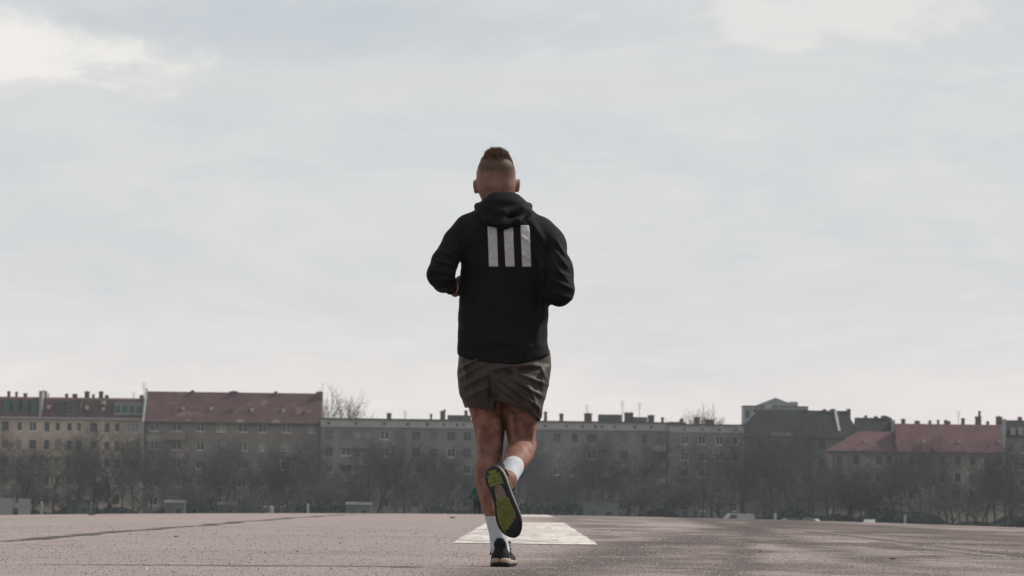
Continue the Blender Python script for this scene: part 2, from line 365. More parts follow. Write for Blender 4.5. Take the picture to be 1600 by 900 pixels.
class Building:
    """front face at y = d; px() and pz() turn photo columns and rows into metres at that distance"""
    def __init__(s, name, d, cpx, label):
        s.d, s.cpx = d, cpx; s.x0 = W(cpx, 690, d).x
        s.gz = gz(s.x0, d) - .3
        s.root = empty(name, (s.x0, d, s.gz)); tag(s.root, label, 'building')
    def px(s, x): return W(x, 690, s.d).x - s.x0
    def pz(s, y, at=None): return W(at or s.cpx, y, s.d).z - s.gz
    def part(s, name, m, fn, parent=None, smooth=False):
        b = MB(); fn(b); return b.build(name, m, parent or s.root, smooth)
    def facade(s, xa, xb, ztop, wins, m, depth=11, style='white', y0=0.0, styles=None):
        """wall box whose front has true openings; wins: (cx, z0, w, h)"""
        b = MB(); rects = [(c - w / 2, c + w / 2, z, z + h) for c, z, w, h in wins]
        xs = sorted({round(v, 3) for r in rects for v in r[:2]} | {xa, xb}); zs = sorted({round(v, 3) for r in rects for v in r[2:]} | {0.0, ztop})
        xs = [v for v in xs if xa <= v <= xb]; zs = [v for v in zs if 0 <= v <= ztop]
        for i in range(len(xs) - 1):
            for j in range(len(zs) - 1):
                cx, cz = (xs[i] + xs[i + 1]) / 2, (zs[j] + zs[j + 1]) / 2
                if any(r[0] < cx < r[1] and r[2] < cz < r[3] for r in rects): continue
                b.quad((xs[i], y0, zs[j]), (xs[i + 1], y0, zs[j]), (xs[i + 1], y0, zs[j + 1]), (xs[i], y0, zs[j + 1]))
        e = .28
        for x0, x1, z0, z1 in rects:
            b.quad((x0, y0, z0), (x0, y0 + e, z0), (x0, y0 + e, z1), (x0, y0, z1)); b.quad((x1, y0 + e, z0), (x1, y0, z0), (x1, y0, z1), (x1, y0 + e, z1))
            b.quad((x0, y0, z1), (x0, y0 + e, z1), (x1, y0 + e, z1), (x1, y0, z1)); b.quad((x0, y0 + e, z0), (x0, y0, z0), (x1, y0, z0), (x1, y0 + e, z0))
        Y = y0 + depth
        b.quad((xa, Y, 0), (xa, y0, 0), (xa, y0, ztop), (xa, Y, ztop)); b.quad((xb, y0, 0), (xb, Y, 0), (xb, Y, ztop), (xb, y0, ztop)); b.quad((xb, Y, 0), (xa, Y, 0), (xa, Y, ztop), (xb, Y, ztop))
        b.quad((xa, y0, ztop), (xb, y0, ztop), (xb, Y, ztop), (xa, Y, ztop))
        b.build('wall', m, s.root)
        for k, (c, z, w, h) in enumerate(wins):
            st = styles[k] if styles else style
            fm, pm = window_meshes(w, h, st)
            o = link('window', fm, s.root); o.location = (c, y0 + .2, z)
            pn = link('pane', pm, o); rr = WRND.random()
            if st != 'teal' and rr < .38:
                pn.material_slots[0].link = 'OBJECT'; pn.material_slots[0].material = M_GLASS_B if rr < .12 else M_GLASS_C
    def gable(s, xa, xb, z0, z1, m, depth=11, over=.5, hipl=0.0, hipr=0.0, y0=0.0, t=.18):
        def fn(b):
            ya, yb, ym = y0 - over, y0 + depth + over, y0 + depth / 2
            A, B, C, D = (xa - .15, ya, z0), (xb + .15, ya, z0), (xb + .15, yb, z0), (xa - .15, yb, z0); E, G = (xa - .15 + hipl, ym, z1), (xb + .15 - hipr, ym, z1)
            b.quad(A, B, G, E); b.quad(C, D, E, G); b.quad(D, A, E); b.quad(B, C, G)
            dn = lambda p: (p[0], p[1], p[2] - t)
            b.quad(A, dn(A), dn(B), B); b.quad(B, dn(B), dn(C), C); b.quad(C, dn(C), dn(D), D); b.quad(D, dn(D), dn(A), A); b.quad(dn(D), dn(C), dn(B), dn(A))
        return s.part('roof', m, fn)
    def box(s, name, m, x0, x1, y0, y1, z0, z1, parent=None):
        return s.part(name, m, lambda b: b.box(x0, x1, y0, y1, z0, z1), parent)
    def chimney(s, px, py, wpx, zb, y=5.0, m=None):
        x = s.px(px); w = wpx / F * s.d; zt = s.pz(py, px)
        def fn(b):
            b.box(x - w / 2, x + w / 2, y - .5, y + .5, zb, zt - .15); b.box(x - w / 2 - .1, x + w / 2 + .1, y - .6, y + .6, zt - .15, zt)
            n = max(1, int(w / .7))
            for i in range(n):
                cx = x - w / 2 + (i + .5) * w / n; b.prism((cx, y, zt), (cx, y, zt + .16), .13, .11, 6)
        return s.part('chimney', m or M_CHIM, fn)
    def antenna(s, px, py, zb, y=5.0):
        x = s.px(px); zt = s.pz(py, px)
        def fn(b):
            b.prism((x, y, zb), (x, y, zt), .05, .035, 5)
            for k in range(4): b.prism((x - .5 + .06 * k, y, zt - .25 - .3 * k), (x + .5 - .06 * k, y, zt - .25 - .3 * k), .025, .025, 4)
        return s.part('antenna', M_METAL, fn)

def balcony(B, x0, x1, z, m, h=1.05, out=1.1):
    def fn(b):
        b.box(x0, x1, -out, -.003, z - .16, z); b.box(x0, x1, -out, -out + .1, z + .003, z + h); b.box(x0, x0 + .08, -out + .103, -.003, z + .003, z + h); b.box(x1 - .08, x1, -out + .103, -.003, z + .003, z + h)
    return B.part('balcony', m, fn)

# ochre tenement at the far left
B = Building('tenement', 812, 110, 'ochre rendered tenement with maroon mansard roof at the left edge')
ze = B.pz(652); zr = B.pz(623); wins = []; st = []
cols = [(8, 11), (30, 8), (51, 11), (73, 8), (90, 8), (108, 8), (123, 8), (146, 11), (167, 8), (183, 9), (207, 20)]
for r, y in enumerate((674, 702, 730, 758, 786)):
    for c, w in cols:
        if c == 207 and r > 2: continue
        wins.append((B.px(c), B.pz(y), w / F * 812, 1.55)); st.append('dark' if (c + r) % 3 else 'white')
B.facade(B.px(-60), B.px(224), ze, wins, M_OCHRE, 12, styles=st)
B.box('cornice', M_BALC, B.px(-60) - .1, B.px(224), -.5, -.003, ze - .35, ze)
xa, xb = B.px(-60), B.px(224)
def mansard(b):
    z1 = zr; ya, yb = -.3, 12.3
    P = [(xa, ya, ze + .003), (xb, ya, ze + .003), (xb, yb, ze + .003), (xa, yb, ze + .003)]; Q = [(xa, 1.5, z1), (xb, 1.5, z1), (xb, 10.5, z1), (xa, 10.5, z1)]
    T = [(xa, 6, z1 + .35), (xb, 6, z1 + .35)]
    b.quad(P[0], P[1], Q[1], Q[0]); b.quad(P[2], P[3], Q[3], Q[2]); b.quad(Q[0], Q[1], T[1], T[0]); b.quad(Q[2], Q[3], T[0], T[1])
    b.quad(P[3], P[0], Q[0], T[0], Q[3]); b.quad(P[1], P[2], Q[2], T[1], Q[1]); b.quad(*P[::-1])
roof = B.part('roof', M_ROOF_M, mansard)
for c in (10, 24, 38, 52):
    B.box('roof_glazing', M_GLASS_T, B.px(c - 5.5), B.px(c + 5.5), .1, 1.6, B.pz(647, c), B.pz(626, c))
B.box('party_wall', M_LEAD, B.px(60), B.px(65), -.35, 12, ze - .3, B.pz(612, 62))
for x0, x1, y0, y1, m in ((88, 99, 629, 646, M_DARKW), (101, 126, 628, 648, M_DARKW), (178, 222, 630, 648, M_LEAD)):
    def dorm(b): b.box(B.px(x0), B.px(x1), -.1, 4, B.pz(y1, x0), B.pz(y0, x0)); b.box(B.px(x0) - .15, B.px(x1) + .15, -.3, 4.1, B.pz(y0, x0) + .003, B.pz(y0, x0) + .18)
    dm = B.part('dormer', m, dorm)
    n = max(1, int((x1 - x0) / 9))
    for i in range(n):
        cx0 = x0 + (x1 - x0) * (i + .12) / n; cx1 = x0 + (x1 - x0) * (i + .88) / n
        B.box('pane', M_GLASS_T if m is M_LEAD else M_GLASS, B.px(cx0), B.px(cx1), -.16, -.103, B.pz(y1 - 3, x0), B.pz(y0 + 4, x0), dm)
for x, y in ((75, 636), (134, 637), (160, 629), (160, 639)):
    B.box('skylight', M_CORN, B.px(x - 2.5), B.px(x + 2.5), .1, 1.2, B.pz(y + 3, x), B.pz(y - 3, x))
for x, y, w in ((8, 611, 4), (20, 612, 3), (34, 614, 5), (62, 610, 10), (99, 615, 4), (112, 615, 7), (131, 611, 7), (141, 616, 3), (153, 611, 6), (162, 617, 5), (217, 617, 6)):
    B.chimney(x, y, w, zr - .3, 4.5)
for z, a, b_ in ((712, 38, 108), (740, 38, 108), (768, 33, 62)):
    balcony(B, B.px(a), B.px(b_), B.pz(z), M_BALC_O)
balcony(B, B.px(190), B.px(222), B.pz(700), M_BALC_O)
balcony(B, B.px(150), B.px(176), B.pz(770), M_BALC_O)
B.antenna(222, 597, zr, 2); B.antenna(203, 610, zr, 6)

# taupe block with the big brown-red tiled roof
B = Building('apartment_house', 808, 362, 'taupe apartment house under a tall brown-red tiled roof with party walls')
ze = B.pz(660); zr = B.pz(612)
wins = []; cols = [(241, 14), (276, 15), (313, 13), (345, 15), (379, 16), (410, 13), (447, 15), (485, 12)]
for y in (675, 704, 733, 762, 791):
    for c, w in cols: wins.append((B.px(c), B.pz(y), w / F * B.d, 1.5))
B.facade(B.px(226), B.px(499), ze, wins, M_TAUPE, 11)
roof = B.gable(B.px(226), B.px(499), ze + .003, zr, M_ROOF_B, 11)
B.box('gutter', M_METAL, B.px(225), B.px(500), -.72, -.55, ze - .18, ze + .02)
B.part('party_wall', M_LEAD, lambda b: (b.box(B.px(222), B.px(225.4), -.9, 11.5, 0, ze), [b.quad((B.px(x), -.9, ze), (B.px(x), 5.5, zr + .5), (B.px(x), 11.5, ze)) for x in (222, 225.4)], b.quad((B.px(222), -.9, ze), (B.px(225.4), -.9, ze), (B.px(225.4), 5.5, zr + .5), (B.px(222), 5.5, zr + .5)), b.quad((B.px(225.4), 11.5, ze), (B.px(222), 11.5, ze), (B.px(222), 5.5, zr + .5), (B.px(225.4), 5.5, zr + .5))))
B.box('party_wall', M_CHIM, B.px(491), B.px(501), 4.3, 6.7, zr - 2.0, zr + .3)
def on_slope(z): return -.5 + (z - ze) / (zr - ze) * 6.0
for x, y, m in ((284, 638, M_CORN), (328, 638, M_CORN), (392, 640, M_CORN), (441, 641, M_CORN), (360, 641, M_BITUM), (474, 645, M_BITUM)):
    z = B.pz(y, x); yy = on_slope(z); B.box('skylight', m, B.px(x - 2.6), B.px(x + 2.6), yy - .35, yy + .3, z - .3, z + .3)
for x, w in ((296, 4), (361, 12), (427, 4)): B.chimney(x, 608.5 + (x - 225) * .013, w, zr - .5, 5.5)
B.part('side_bay', M_BEIGE, lambda b: b.box(B.px(228), B.px(290), -.12, -.005, B.pz(690, 260), B.pz(680, 260)))
balcony(B, B.px(255), B.px(290), B.pz(686, 270), M_TAUPE); balcony(B, B.px(255), B.px(290), B.pz(715, 270), M_TAUPE)

# long flat-roofed grey block
def vents(B, xs, y0=667, yslope=0.0):
    for x in xs: B.box('vent', M_BITUM, B.px(x - 2), B.px(x + 2), -.11, -.053, B.pz(660, 0) * 0 + zc - 1.05, zc - .6)
B = Building('slab_block', 804, 772, 'long grey flat-roofed apartment slab with pale parapet behind the runner')
zt = B.pz(657); zc = zt
wins = []; st = []
cl = [(514, 12), (541, 16), (558, 10), (575, 10), (601, 14), (623, 16), (650, 13), (678, 12), (705, 13), (730, 12), (870, 12), (898, 10), (925, 16), (950, 14), (975, 13), (1007, 9)]
for r, y in enumerate((689, 715, 741, 767, 793)):
    for c, w in cl: wins.append((B.px(c), B.pz(y), w / F * B.d, 1.45)); st.append('teal' if (c == 601 and r == 0) else 'dark' if (c * 3 + r) % 4 else 'white')
B.facade(B.px(500.6), B.px(1044), zt - 1.35, wins, M_GREYR, 12, styles=st)
B.box('parapet', M_CORN, B.px(500.6), B.px(1044), -.05, 12, zt - 1.347, zt - .12)
B.box('roof', M_BITUM, B.px(500.6) , B.px(1044) + .2, -.35, 12.3, zt - .117, zt + .08)
B.box('string_course', M_BALC, B.px(500.6), B.px(1044), -.22, -.053, zt - 1.5, zt - 1.36)
vents(B, (513, 556, 600, 637, 667, 693, 714, 724, 852, 885, 910, 930, 940, 960, 992, 1017))
for x, y, w in ((606, 645, 7), (672, 647, 3), (689, 642, 5), (693, 640, 3), (727, 641, 5), (852, 643, 5), (877, 646, 6), (919, 645, 12), (983, 644, 14), (1018, 648, 10)):
    B.chimney(x, y, w, zt, 5)
B.box('lift_house', M_BITUM, B.px(698), B.px(735), 4, 8, zt + .083, B.pz(648, 716)); B.box('lift_house', M_BITUM, B.px(935), B.px(972), 4, 8, zt + .083, B.pz(647, 953)); B.box('lift_house', M_DARKW, B.px(990), B.px(1012), 4, 8, zt + .083, B.pz(651, 1001))
for x, y in ((973, 624), (1000, 628), (917, 631), (631, 640)): B.antenna(x, y, zt, 6)
for y in (704, 730, 756, 782): balcony(B, B.px(1019), B.px(1041), B.pz(y, 1030), M_BALC, 1.0)
for y in (700, 726, 752, 778): balcony(B, B.px(535), B.px(583), B.pz(y, 560), M_GREYR, .95, .7)
for y in (702, 728, 754): balcony(B, B.px(915), B.px(957), B.pz(y, 935), M_DARKW, 1.0, 1.0)

B = Building('slab_block', 802, 1103, 'short grey flat-roofed slab with pale parapet right of the stacked balconies')
zt = B.pz(663.5); zc = zt
wins = []; st = []
for r, y in enumerate((694.5, 720, 746, 772, 798)):
    for c, w in ((1070, 11), (1097, 12), (1124, 11), (1148, 10)): wins.append((B.px(c), B.pz(y), w / F * B.d, 1.45)); st.append('teal' if c == 1070 and r == 1 else 'white')
B.facade(B.px(1045), B.px(1162), zt - 1.3, wins, M_GREYR, 12, styles=st)
B.box('parapet', M_CORN, B.px(1045), B.px(1162), -.05, 12, zt - 1.297, zt - .12)
B.box('roof', M_BITUM, B.px(1044.6), B.px(1162), -.35, 12.3, zt - .117, zt + .08)
vents(B, (1069, 1097, 1124, 1150))
for x, y, w in ((1036, 652, 4), (1066, 654, 5), (1090, 651, 9), (1110, 655, 14)): B.chimney(x, y, w, zt - .2, 5)
B.part('roof_hatch', M_BITUM, lambda b: b.box(B.px(1046), B.px(1072), 4, 7, zt + .083, B.pz(658.5, 1058)))

# dark slate-roofed house set back, with a pale rooftop storey behind
B = Building('rooftop_storey', 905, 1212, 'pale grey rooftop storey with low gable showing above the dark roofs')
z0, z1 = 0, B.pz(635)
B.facade(B.px(1162), B.px(1262), z1, [(B.px(1180 + 14 * k), z1 - 1.4, .9, .9) for k in range(6)], M_LEAD, 10)
def ped(b):
    a, c, mx = B.px(1184), B.px(1240), B.px(1211); zt2 = B.pz(621.5); z3 = z1 + .105
    b.quad((a, -.2, z3), (c, -.2, z3), (c, -.2, z3 + .25), (mx, -.2, zt2), (a, -.2, z3 + .25)); b.quad((a, 10, z3), (a, 10, z3 + .25), (mx, 10, zt2), (c, 10, z3 + .25), (c, 10, z3))
    b.quad((a, -.2, z3 + .25), (mx, -.2, zt2), (mx, 10, zt2), (a, 10, z3 + .25)); b.quad((mx, -.2, zt2), (c, -.2, z3 + .25), (c, 10, z3 + .25), (mx, 10, zt2)); b.quad((a, -.2, z3), (a, -.2, z3 + .25), (a, 10, z3 + .25), (a, 10, z3)); b.quad((c, -.2, z3), (c, 10, z3), (c, 10, z3 + .25), (c, -.2, z3 + .25))
B.part('pediment', M_LEAD, ped)
B.box('roof', M_BITUM, B.px(1161), B.px(1263), -.2, 10.2, z1 + .001, z1 + .1)
B.box('lift_house', M_LEAD, B.px(1234), B.px(1247), 2, 5, z1 + .104, B.pz(627))
B.box('roof_glint_box', M_CORN, B.px(1194), B.px(1206), -1.2, -.2, B.pz(640), B.pz(633))  # pale box standing in for a bright reflection on the rooftop storey
B = Building('slate_house', 850, 1250, 'dark house with slate mansard roof seen between bare trees')
ze, zr = B.pz(684), B.pz(640)
B.facade(B.px(1146), B.px(1346), ze, [(B.px(1165 + 24 * k), B.pz(y), 1.2, 1.6) for k in range(8) for y in (702, 730, 758, 786)], M_DARKW, 12, 'dark')
B.gable(B.px(1150), B.px(1346), ze + .003, zr, M_ROOF_D, 12, .4, 4.5, 2.6)
zz = B.pz(660)
B.part('ladder_strip', M_CORN, lambda b: b.quad((B.px(1310), -.3 + (B.pz(672) - ze) / (zr - ze) * 6 - .25, B.pz(672)), (B.px(1314), -.3 + (B.pz(672) - ze) / (zr - ze) * 6 - .25, B.pz(672)), (B.px(1310), 5.5, zr), (B.px(1306), 5.5, zr)))
for x, y, w in ((1170, 640, 6), (1262, 638, 5), (1291, 638, 5), (1304, 637.5, 8), (1329, 637.5, 6)): B.chimney(x, y + 1, w, zr - 1.5, 6)
B.box('dormer', M_LEAD, B.px(1205), B.px(1240), -.2, 3, B.pz(690), B.pz(676))
B = Building('slate_house', 862, 1372, 'low dark slate roof with party wall left of the red tiled roof')
ze, zr = B.pz(690), B.pz(652)
B.facade(B.px(1342), B.px(1398), ze, [(B.px(1352 + 18 * k), B.pz(y), 1.2, 1.6) for k in range(3) for y in (712, 740)], M_DARKW, 12, 'dark')
B.gable(B.px(1340), B.px(1396), ze + .003, zr, M_ROOF_D, 12, .3)
B.box('party_wall', M_LEAD, B.px(1394.5), B.px(1398), -.4, 12, ze - 3, B.pz(656))
for x, y, w in ((1356, 649, 4), (1372, 650, 5), (1385, 649, 9), (1391, 651, 6)): B.chimney(x, y, w, zr - .6, 6)

# houses with red tiled roofs on the right
B = Building('red_roofed_house', 792, 1345, 'beige house under the lower hipped half of the red tiled roof')
ze, zr = B.pz(705), B.pz(673)
wins = [(B.px(c), B.pz(y), 1.0, 1.4) for c in (1312, 1338, 1356, 1373, 1390) for y in (725, 752, 779)]
B.facade(B.px(1302), B.px(1407), ze, wins, M_BEIGE, 11, 'dark')
B.gable(B.px(1296), B.px(1401), ze + .003, zr, M_ROOF_R, 11, .6, 5.5, 0)
B.box('gutter', M_METAL, B.px(1297), B.px(1407), -.85, -.65, ze - .2, ze + .03)
for x in (1354, 1403): 
    z = B.pz(690, x); yy = -.6 + (z - ze) / (zr - ze) * 6.1; B.box('skylight', M_CORN, B.px(x - 3), B.px(x + 3), yy - .4, yy + .3, z - .2, z + .25)
B.part('downpipe', M_METAL, lambda b: b.prism((B.px(1303), -.15, 0), (B.px(1303), -.15, ze), .1, .1, 6))
B = Building('red_roofed_house', 790, 1488, 'long pale house under the higher half of the red tiled roof')
ze, zr = B.pz(707), B.pz(662)
wins = [(B.px(c), B.pz(y), 1.05, 1.45) for c in (1425, 1449, 1472, 1497, 1520, 1543, 1562) for y in (726, 753, 780)]
B.facade(B.px(1407.6), B.px(1569), ze, wins, M_BEIGE, 11.5, 'dark')
B.gable(B.px(1403), B.px(1567), ze + .003, zr, M_ROOF_R, 11.5, .6)
B.box('gutter', M_METAL, B.px(1407.6), B.px(1570), -.85, -.65, ze - .2, ze + .03)
for x in (1445, 1500, 1562):
    z = B.pz(690, x); yy = -.6 + (z - ze) / (zr - ze) * 6.35; B.box('skylight', M_CORN, B.px(x - 3), B.px(x + 3), yy - .4, yy + .3, z - .2, z + .25)
B.part('downpipe', M_METAL, lambda b: b.prism((B.px(1409), -.15, 0), (B.px(1409), -.15, ze), .1, .1, 6))
B = Building('back_row_house', 875, 1470, 'row of chimneys and dark roof edge showing above the red tiled roof')
ze, zr = B.pz(680), B.pz(662)
B.facade(B.px(1400), B.px(1560), ze, [(B.px(1415 + 20 * k), B.pz(712), 1.2, 1.6) for k in range(7)], M_DARKW, 12, 'dark')
B.gable(B.px(1400), B.px(1560), ze + .003, zr, M_ROOF_D, 12, .3)
for x, y, w in ((1415, 654, 6), (1437, 657, 8), (1457, 657, 4), (1470, 656, 3), (1482, 656, 5), (1487, 658, 4), (1509, 653, 5), (1533, 650, 9), (1548, 658, 4)): B.chimney(x, y, w, zr - 1.0, 6)
B.chimney(1535, 642, 3, zr - .5, 6.2, M_METAL); B.antenna(1502, 641, zr - .4, 6)
B = Building('corner_house', 800, 1620, 'dark roofed house cut off by the right edge of the picture')
ze, zr = B.pz(682), B.pz(656)
B.facade(B.px(1571), B.px(1680), ze, [(B.px(1580 + 18 * k), B.pz(y), 1.0, 1.5) for k in range(5) for y in (708, 735, 762, 789)], M_TAUPE, 12, 'white')
B.gable(B.px(1571), B.px(1680), ze + .003, zr, M_ROOF_D, 12, .3)
B.box('party_wall', M_LEAD, B.px(1569.5), B.px(1571.5), -.5, 12, ze - 4, zr + .1)
for x, y, w in ((1566, 650, 9), (1599, 651, 6)): B.chimney(x, y, w, zr - .8, 6)
for x in (1583, 1595): B.box('dormer', M_LEAD, B.px(x - 3.5), B.px(x + 3.5), -.1, 3, B.pz(680, x), B.pz(668, x))

for c0, c1, ytop, d, m, label in ((-330, -64, 655, 806, M_TAUPE, 'brown block beyond the left edge, next to the ochre tenement'), (-640, -336, 668, 812, M_GREYR, 'grey block beyond the left edge, second from the ochre tenement'), (-900, -646, 650, 806, M_BEIGE, 'beige block beyond the left edge, third from the ochre tenement'),
                                  (1690, 1960, 668, 806, M_GREYR, 'grey block beyond the right edge, next to the corner house'), (1966, 2240, 690, 812, M_BEIGE, 'beige block beyond the right edge, second from the corner house'), (2246, 2500, 676, 806, M_TAUPE, 'brown block beyond the right edge, third from the corner house')):
    B = Building('apartment_block', d, (c0 + c1) / 2, label); zt = B.pz(ytop, 800)
    n = int((c1 - c0) / 26); wn_ = [(B.px(c0 + (k + .5) * (c1 - c0) / n), 1.2 + 2.9 * r, 1.3, 1.5) for k in range(n) for r in range(int((zt - 1.5) / 2.9))]
    B.facade(B.px(c0), B.px(c1), zt, wn_, m, 11); B.gable(B.px(c0), B.px(c1), zt + .003, zt + 3.6, M_ROOF_B if m is M_TAUPE else M_ROOF_D, 11)
    for k in range(3): B.chimney(c0 + (k + .6) * (c1 - c0) / 3.4, ytop - 42, 7, zt + 1.5, 5.5)

# ------------------------------------------------------------------ bare winter trees
M_BARK = mat('bark', (0.034, 0.031, 0.03), 0.95, .25, 3, .3)
M_TWIG = mat('twigs', (0.058, 0.053, 0.054), 0.95, .25, .8)
M_HEDGE = mat('hedge_leaves', (0.028, 0.042, 0.036), 0.9, .4, 1.2)
def grow_tree(seed, H, spread, ntw, tw=.021):
    rnd = random.Random(seed); T, C = MB(), MB()
    def rv(s): return Vector((rnd.gauss(0, s), rnd.gauss(0, s), rnd.gauss(0, s)))
    tips = []
    def limb(p, d, L, r, lev):
        n = 4 if lev < 2 else 3; q = p; pts = [p]
        for i in range(n):
            d = (d + rv(.13 + .04 * lev) + Vector((0, 0, .05 if lev else .02))).normalized(); q2 = q + d * L / n
            r2 = r * (1 - .55 * (i + 1) / n)
            (T if lev < 2 else C).prism(q, q2, r * (1 - .55 * i / n), r2, 6 if lev < 2 else 4 if lev == 2 else 3, False)
            q = q2; pts.append(q)
            if lev < 4:
                for _ in range((1 if i < 1 else 2) if lev < 3 else (2 if rnd.random() < ntw else 3)):
                    if lev == 0 and i < 1: continue
                    side = d.orthogonal().normalized(); side.rotate(Matrix.Rotation(rnd.uniform(0, 6.28), 3, d))
                    ang = rnd.uniform(.4, .85) if lev == 0 else rnd.uniform(.4, .95)
                    nd = (d * math.cos(ang) + side * math.sin(ang) * spread).normalized()
                    limb(q, nd, L * rnd.uniform(.55, .72) * (1.12 if lev == 0 else 1), max(tw, r2 * .62), lev + 1)
    limb(Vector((0, 0, -.3)), Vector((0, 0, 1)), H * .58, H * .021, 0)
    return T, C
TREES = []
for k, (H, sp, nt_) in enumerate(((15, 1.0, .4), (13, 1.15, .35), (16, .85, .45), (11.5, 1.2, .4), (14, .95, .3), (15, .9, .1))):
    T, C = grow_tree(20 + k, H, sp, nt_, .032 if k == 5 else .018)
    top = max(v[2] for v in C.v)
    TREES.append((mesh('trunk', T.v, T.f, M_BARK, True), mesh('crown', C.v, C.f, M_TWIG), top))
    print('tree', k, len(T.f), len(C.f), top)
def tree(px, ytop, d, var, label, group, rz=None, wid=1.0):
    p = W(px, 760, d); g = gz(p.x, d); zt = W(px, ytop, d).z; s = (zt - g) / TREES[var][2]
    o = empty('bare_tree', (p.x, d, g), (0, 0, rz if rz is not None else random.uniform(0, 6.28))); o.scale = (s * wid, s * wid, s)
    tag(o, label, 'tree', group)
    link('trunk', TREES[var][0], o); link('crown', TREES[var][1], o)
rt = random.Random(5)
tree(492, 593, 850, 5, 'large bare tree rising above the flat roof beside the brown-red roof', None, 3.6, .56)
tree(506, 603, 880, 1, 'paler bare tree peeping out beside the large one above the flat roof', None, 2, .4)
tree(1122, 627, 860, 5, 'bare tree rising above the short flat-roofed slab', None, 1.0, .75)
tree(1090, 637, 870, 5, 'small bare tree left of the taller one above the short slab', None, 2.0, .5)
stands = [(-5, 225, 'leafless tree in the row before the ochre tenement', 'trees before the ochre tenement'),
          (225, 500, 'leafless tree in the row before the brown-red roofed house', 'trees before the brown-red roofed house'),
          (500, 1044, 'leafless tree in the row before the long grey slab', 'trees before the long grey slab'),
          (1044, 1300, 'leafless tree in the thicket before the short slab and slate house', 'trees before the slate house'),
          (-900, -20, 'leafless tree in the row beyond the left edge of the picture', 'trees beyond the left edge'), (1625, 2500, 'leafless tree in the row beyond the right edge of the picture', 'trees beyond the right edge'),
          (1300, 1610, 'leafless tree in the row before the red tiled houses', 'trees before the red tiled houses')]
tree(27, 682, 700, 3, 'forked bare tree between the two pale fence panels at far left', None, .4, 1.1)
for a, b_, lab, grp in stands:
    x = a + 8
    while x < b_:
        tall = rt.random() < .58
        top = {-5: (652, 688), 225: (668, 700), 500: (652, 688), 1044: (640, 676), 1300: (668, 702), -900: (655, 695), 1625: (660, 700)}[a]; top = rt.uniform(*top) if tall else rt.uniform(706, 748)
        if a == 1044 and x < 1160: top += 22
        if 1000 < x < 1050: top += 30
        d = rt.choice((712, 730, 748, 766))
        if abs(x - 27) > 14: tree(x, top, d, rt.randrange(5), lab, grp, wid=rt.uniform(.68, .95) if tall else rt.uniform(1.0, 1.35))
        x += rt.uniform(11, 20) * (1.7 if a in (-900, 1625) else 1)
for k in range(30):
    x = -10 + k * 55 + rt.uniform(-14, 14); d = rt.uniform(704, 716); v = rt.randrange(5); p = W(x, 760, d); g = gz(p.x, d); zt = W(x, rt.uniform(742, 772), d).z; sc_ = (zt - g) / TREES[v][2]
    o = empty('bare_shrub', (p.x, d, g - 1.2 * sc_), (0, 0, rt.uniform(0, 6.28))); o.scale = (sc_ * 1.9, sc_ * 1.9, sc_ * 1.15); tag(o, 'low leafless shrub in the scrub at the far field edge', 'shrub', 'bare shrubs at the far field edge')
    link('stem', TREES[v][0], o); link('twigs', TREES[v][1], o)
# undergrowth along the foot of the trees
def undergrowth():
    rnd = np.random.RandomState(9); n = 90000
    px = np.where(rnd.rand(n) < .6, rnd.uniform(-60, 1660, n), rnd.uniform(-900, 2500, n)); d = rnd.uniform(716, 742, n)
    X = (px - 822) / F * d; b = np.sin(X * .35) + np.sin(X * .13 + 1) + np.sin(X * .9 + 2) * .6
    h = np.clip(1.9 + .7 * b, .8, 4.0) * rnd.rand(n) ** .7
    v = []; f = []
    for i in range(n):
        x, y = X[i], d[i]; z = gz(x, y) + h[i]; s = rnd.uniform(.14, .34); a = Vector(rnd.normal(0, 1, 3)).normalized(); u = a.orthogonal().normalized() * s; w = a.cross(u)
        k = len(v); c = Vector((x, y, z)); v += [c - u, c + w * .6, c + u, c - w * .6]; f.append((k, k + 1, k + 2, k + 3))
    o = link('undergrowth', mesh('undergrowth', v, f, M_HEDGE)); tag(o, 'dark green scrub along the foot of the far trees', 'undergrowth', kind='stuff')
undergrowth()

# ------------------------------------------------------------------ sheds, panels and cars at the field edge
M_PANEL = mat('pale_panel', (0.25, 0.255, 0.255), 0.7, .15, .8)
M_SHED = mat('grey_shed', (0.11, 0.115, 0.12), 0.7, .15, .5)
M_POST = mat('white_post', (0.27, 0.275, 0.27), 0.6, .1, 1)
M_TYRE = mat('tyre', (0.02, 0.02, 0.02), 0.9)
def fence_panel(px0, px1, py, d, label):
    p = W((px0 + px1) / 2, py, d); g = gz(p.x, d); o = empty('fence_panel', (p.x, d, g)); tag(o, label, 'fence panel', 'pale fence panels')
    w = (px1 - px0) / F * d; h = p.z - g; n = int(w / .22); b0 = MB(); b0.box(0, w / n * .93, 0, .03, .1, h); me = mesh('board', b0.v, b0.f, M_PANEL)
    for i in range(n): q = link('board', me, o); q.location = (-w / 2 + i * w / n, 0, 0)
    b = MB(); b.box(-w / 2, w / 2, .034, .08, .5, .6); b.box(-w / 2, w / 2, .034, .08, h - .4, h - .3); b.build('rail', M_SHED, o)
    for sx in (-1, 1): b = MB(); b.box(sx * w / 2 - .06, sx * w / 2 + .06, .085, .2, 0, h); b.build('post', M_SHED, o)
fence_panel(-14, 20, 779, 690, 'pale board fence panel at the left edge of the field')
fence_panel(29, 48, 779, 690, 'pale narrow board fence panel right of the forked tree')
def post(px, py, d, w, label):
    p = W(px, py, d); g = gz(p.x, d); o = empty('marker_post', (p.x, d, g)); tag(o, label, 'post', 'white marker posts')
    b = MB(); b.prism((0, 0, 0), (0, 0, p.z - g), w, w, 8); b.build('shaft', M_POST, o); b = MB(); b.prism((0, 0, p.z - g + .003), (0, 0, p.z - g + .12), w * 1.25, w * .7, 8); b.build('cap', M_POST, o)
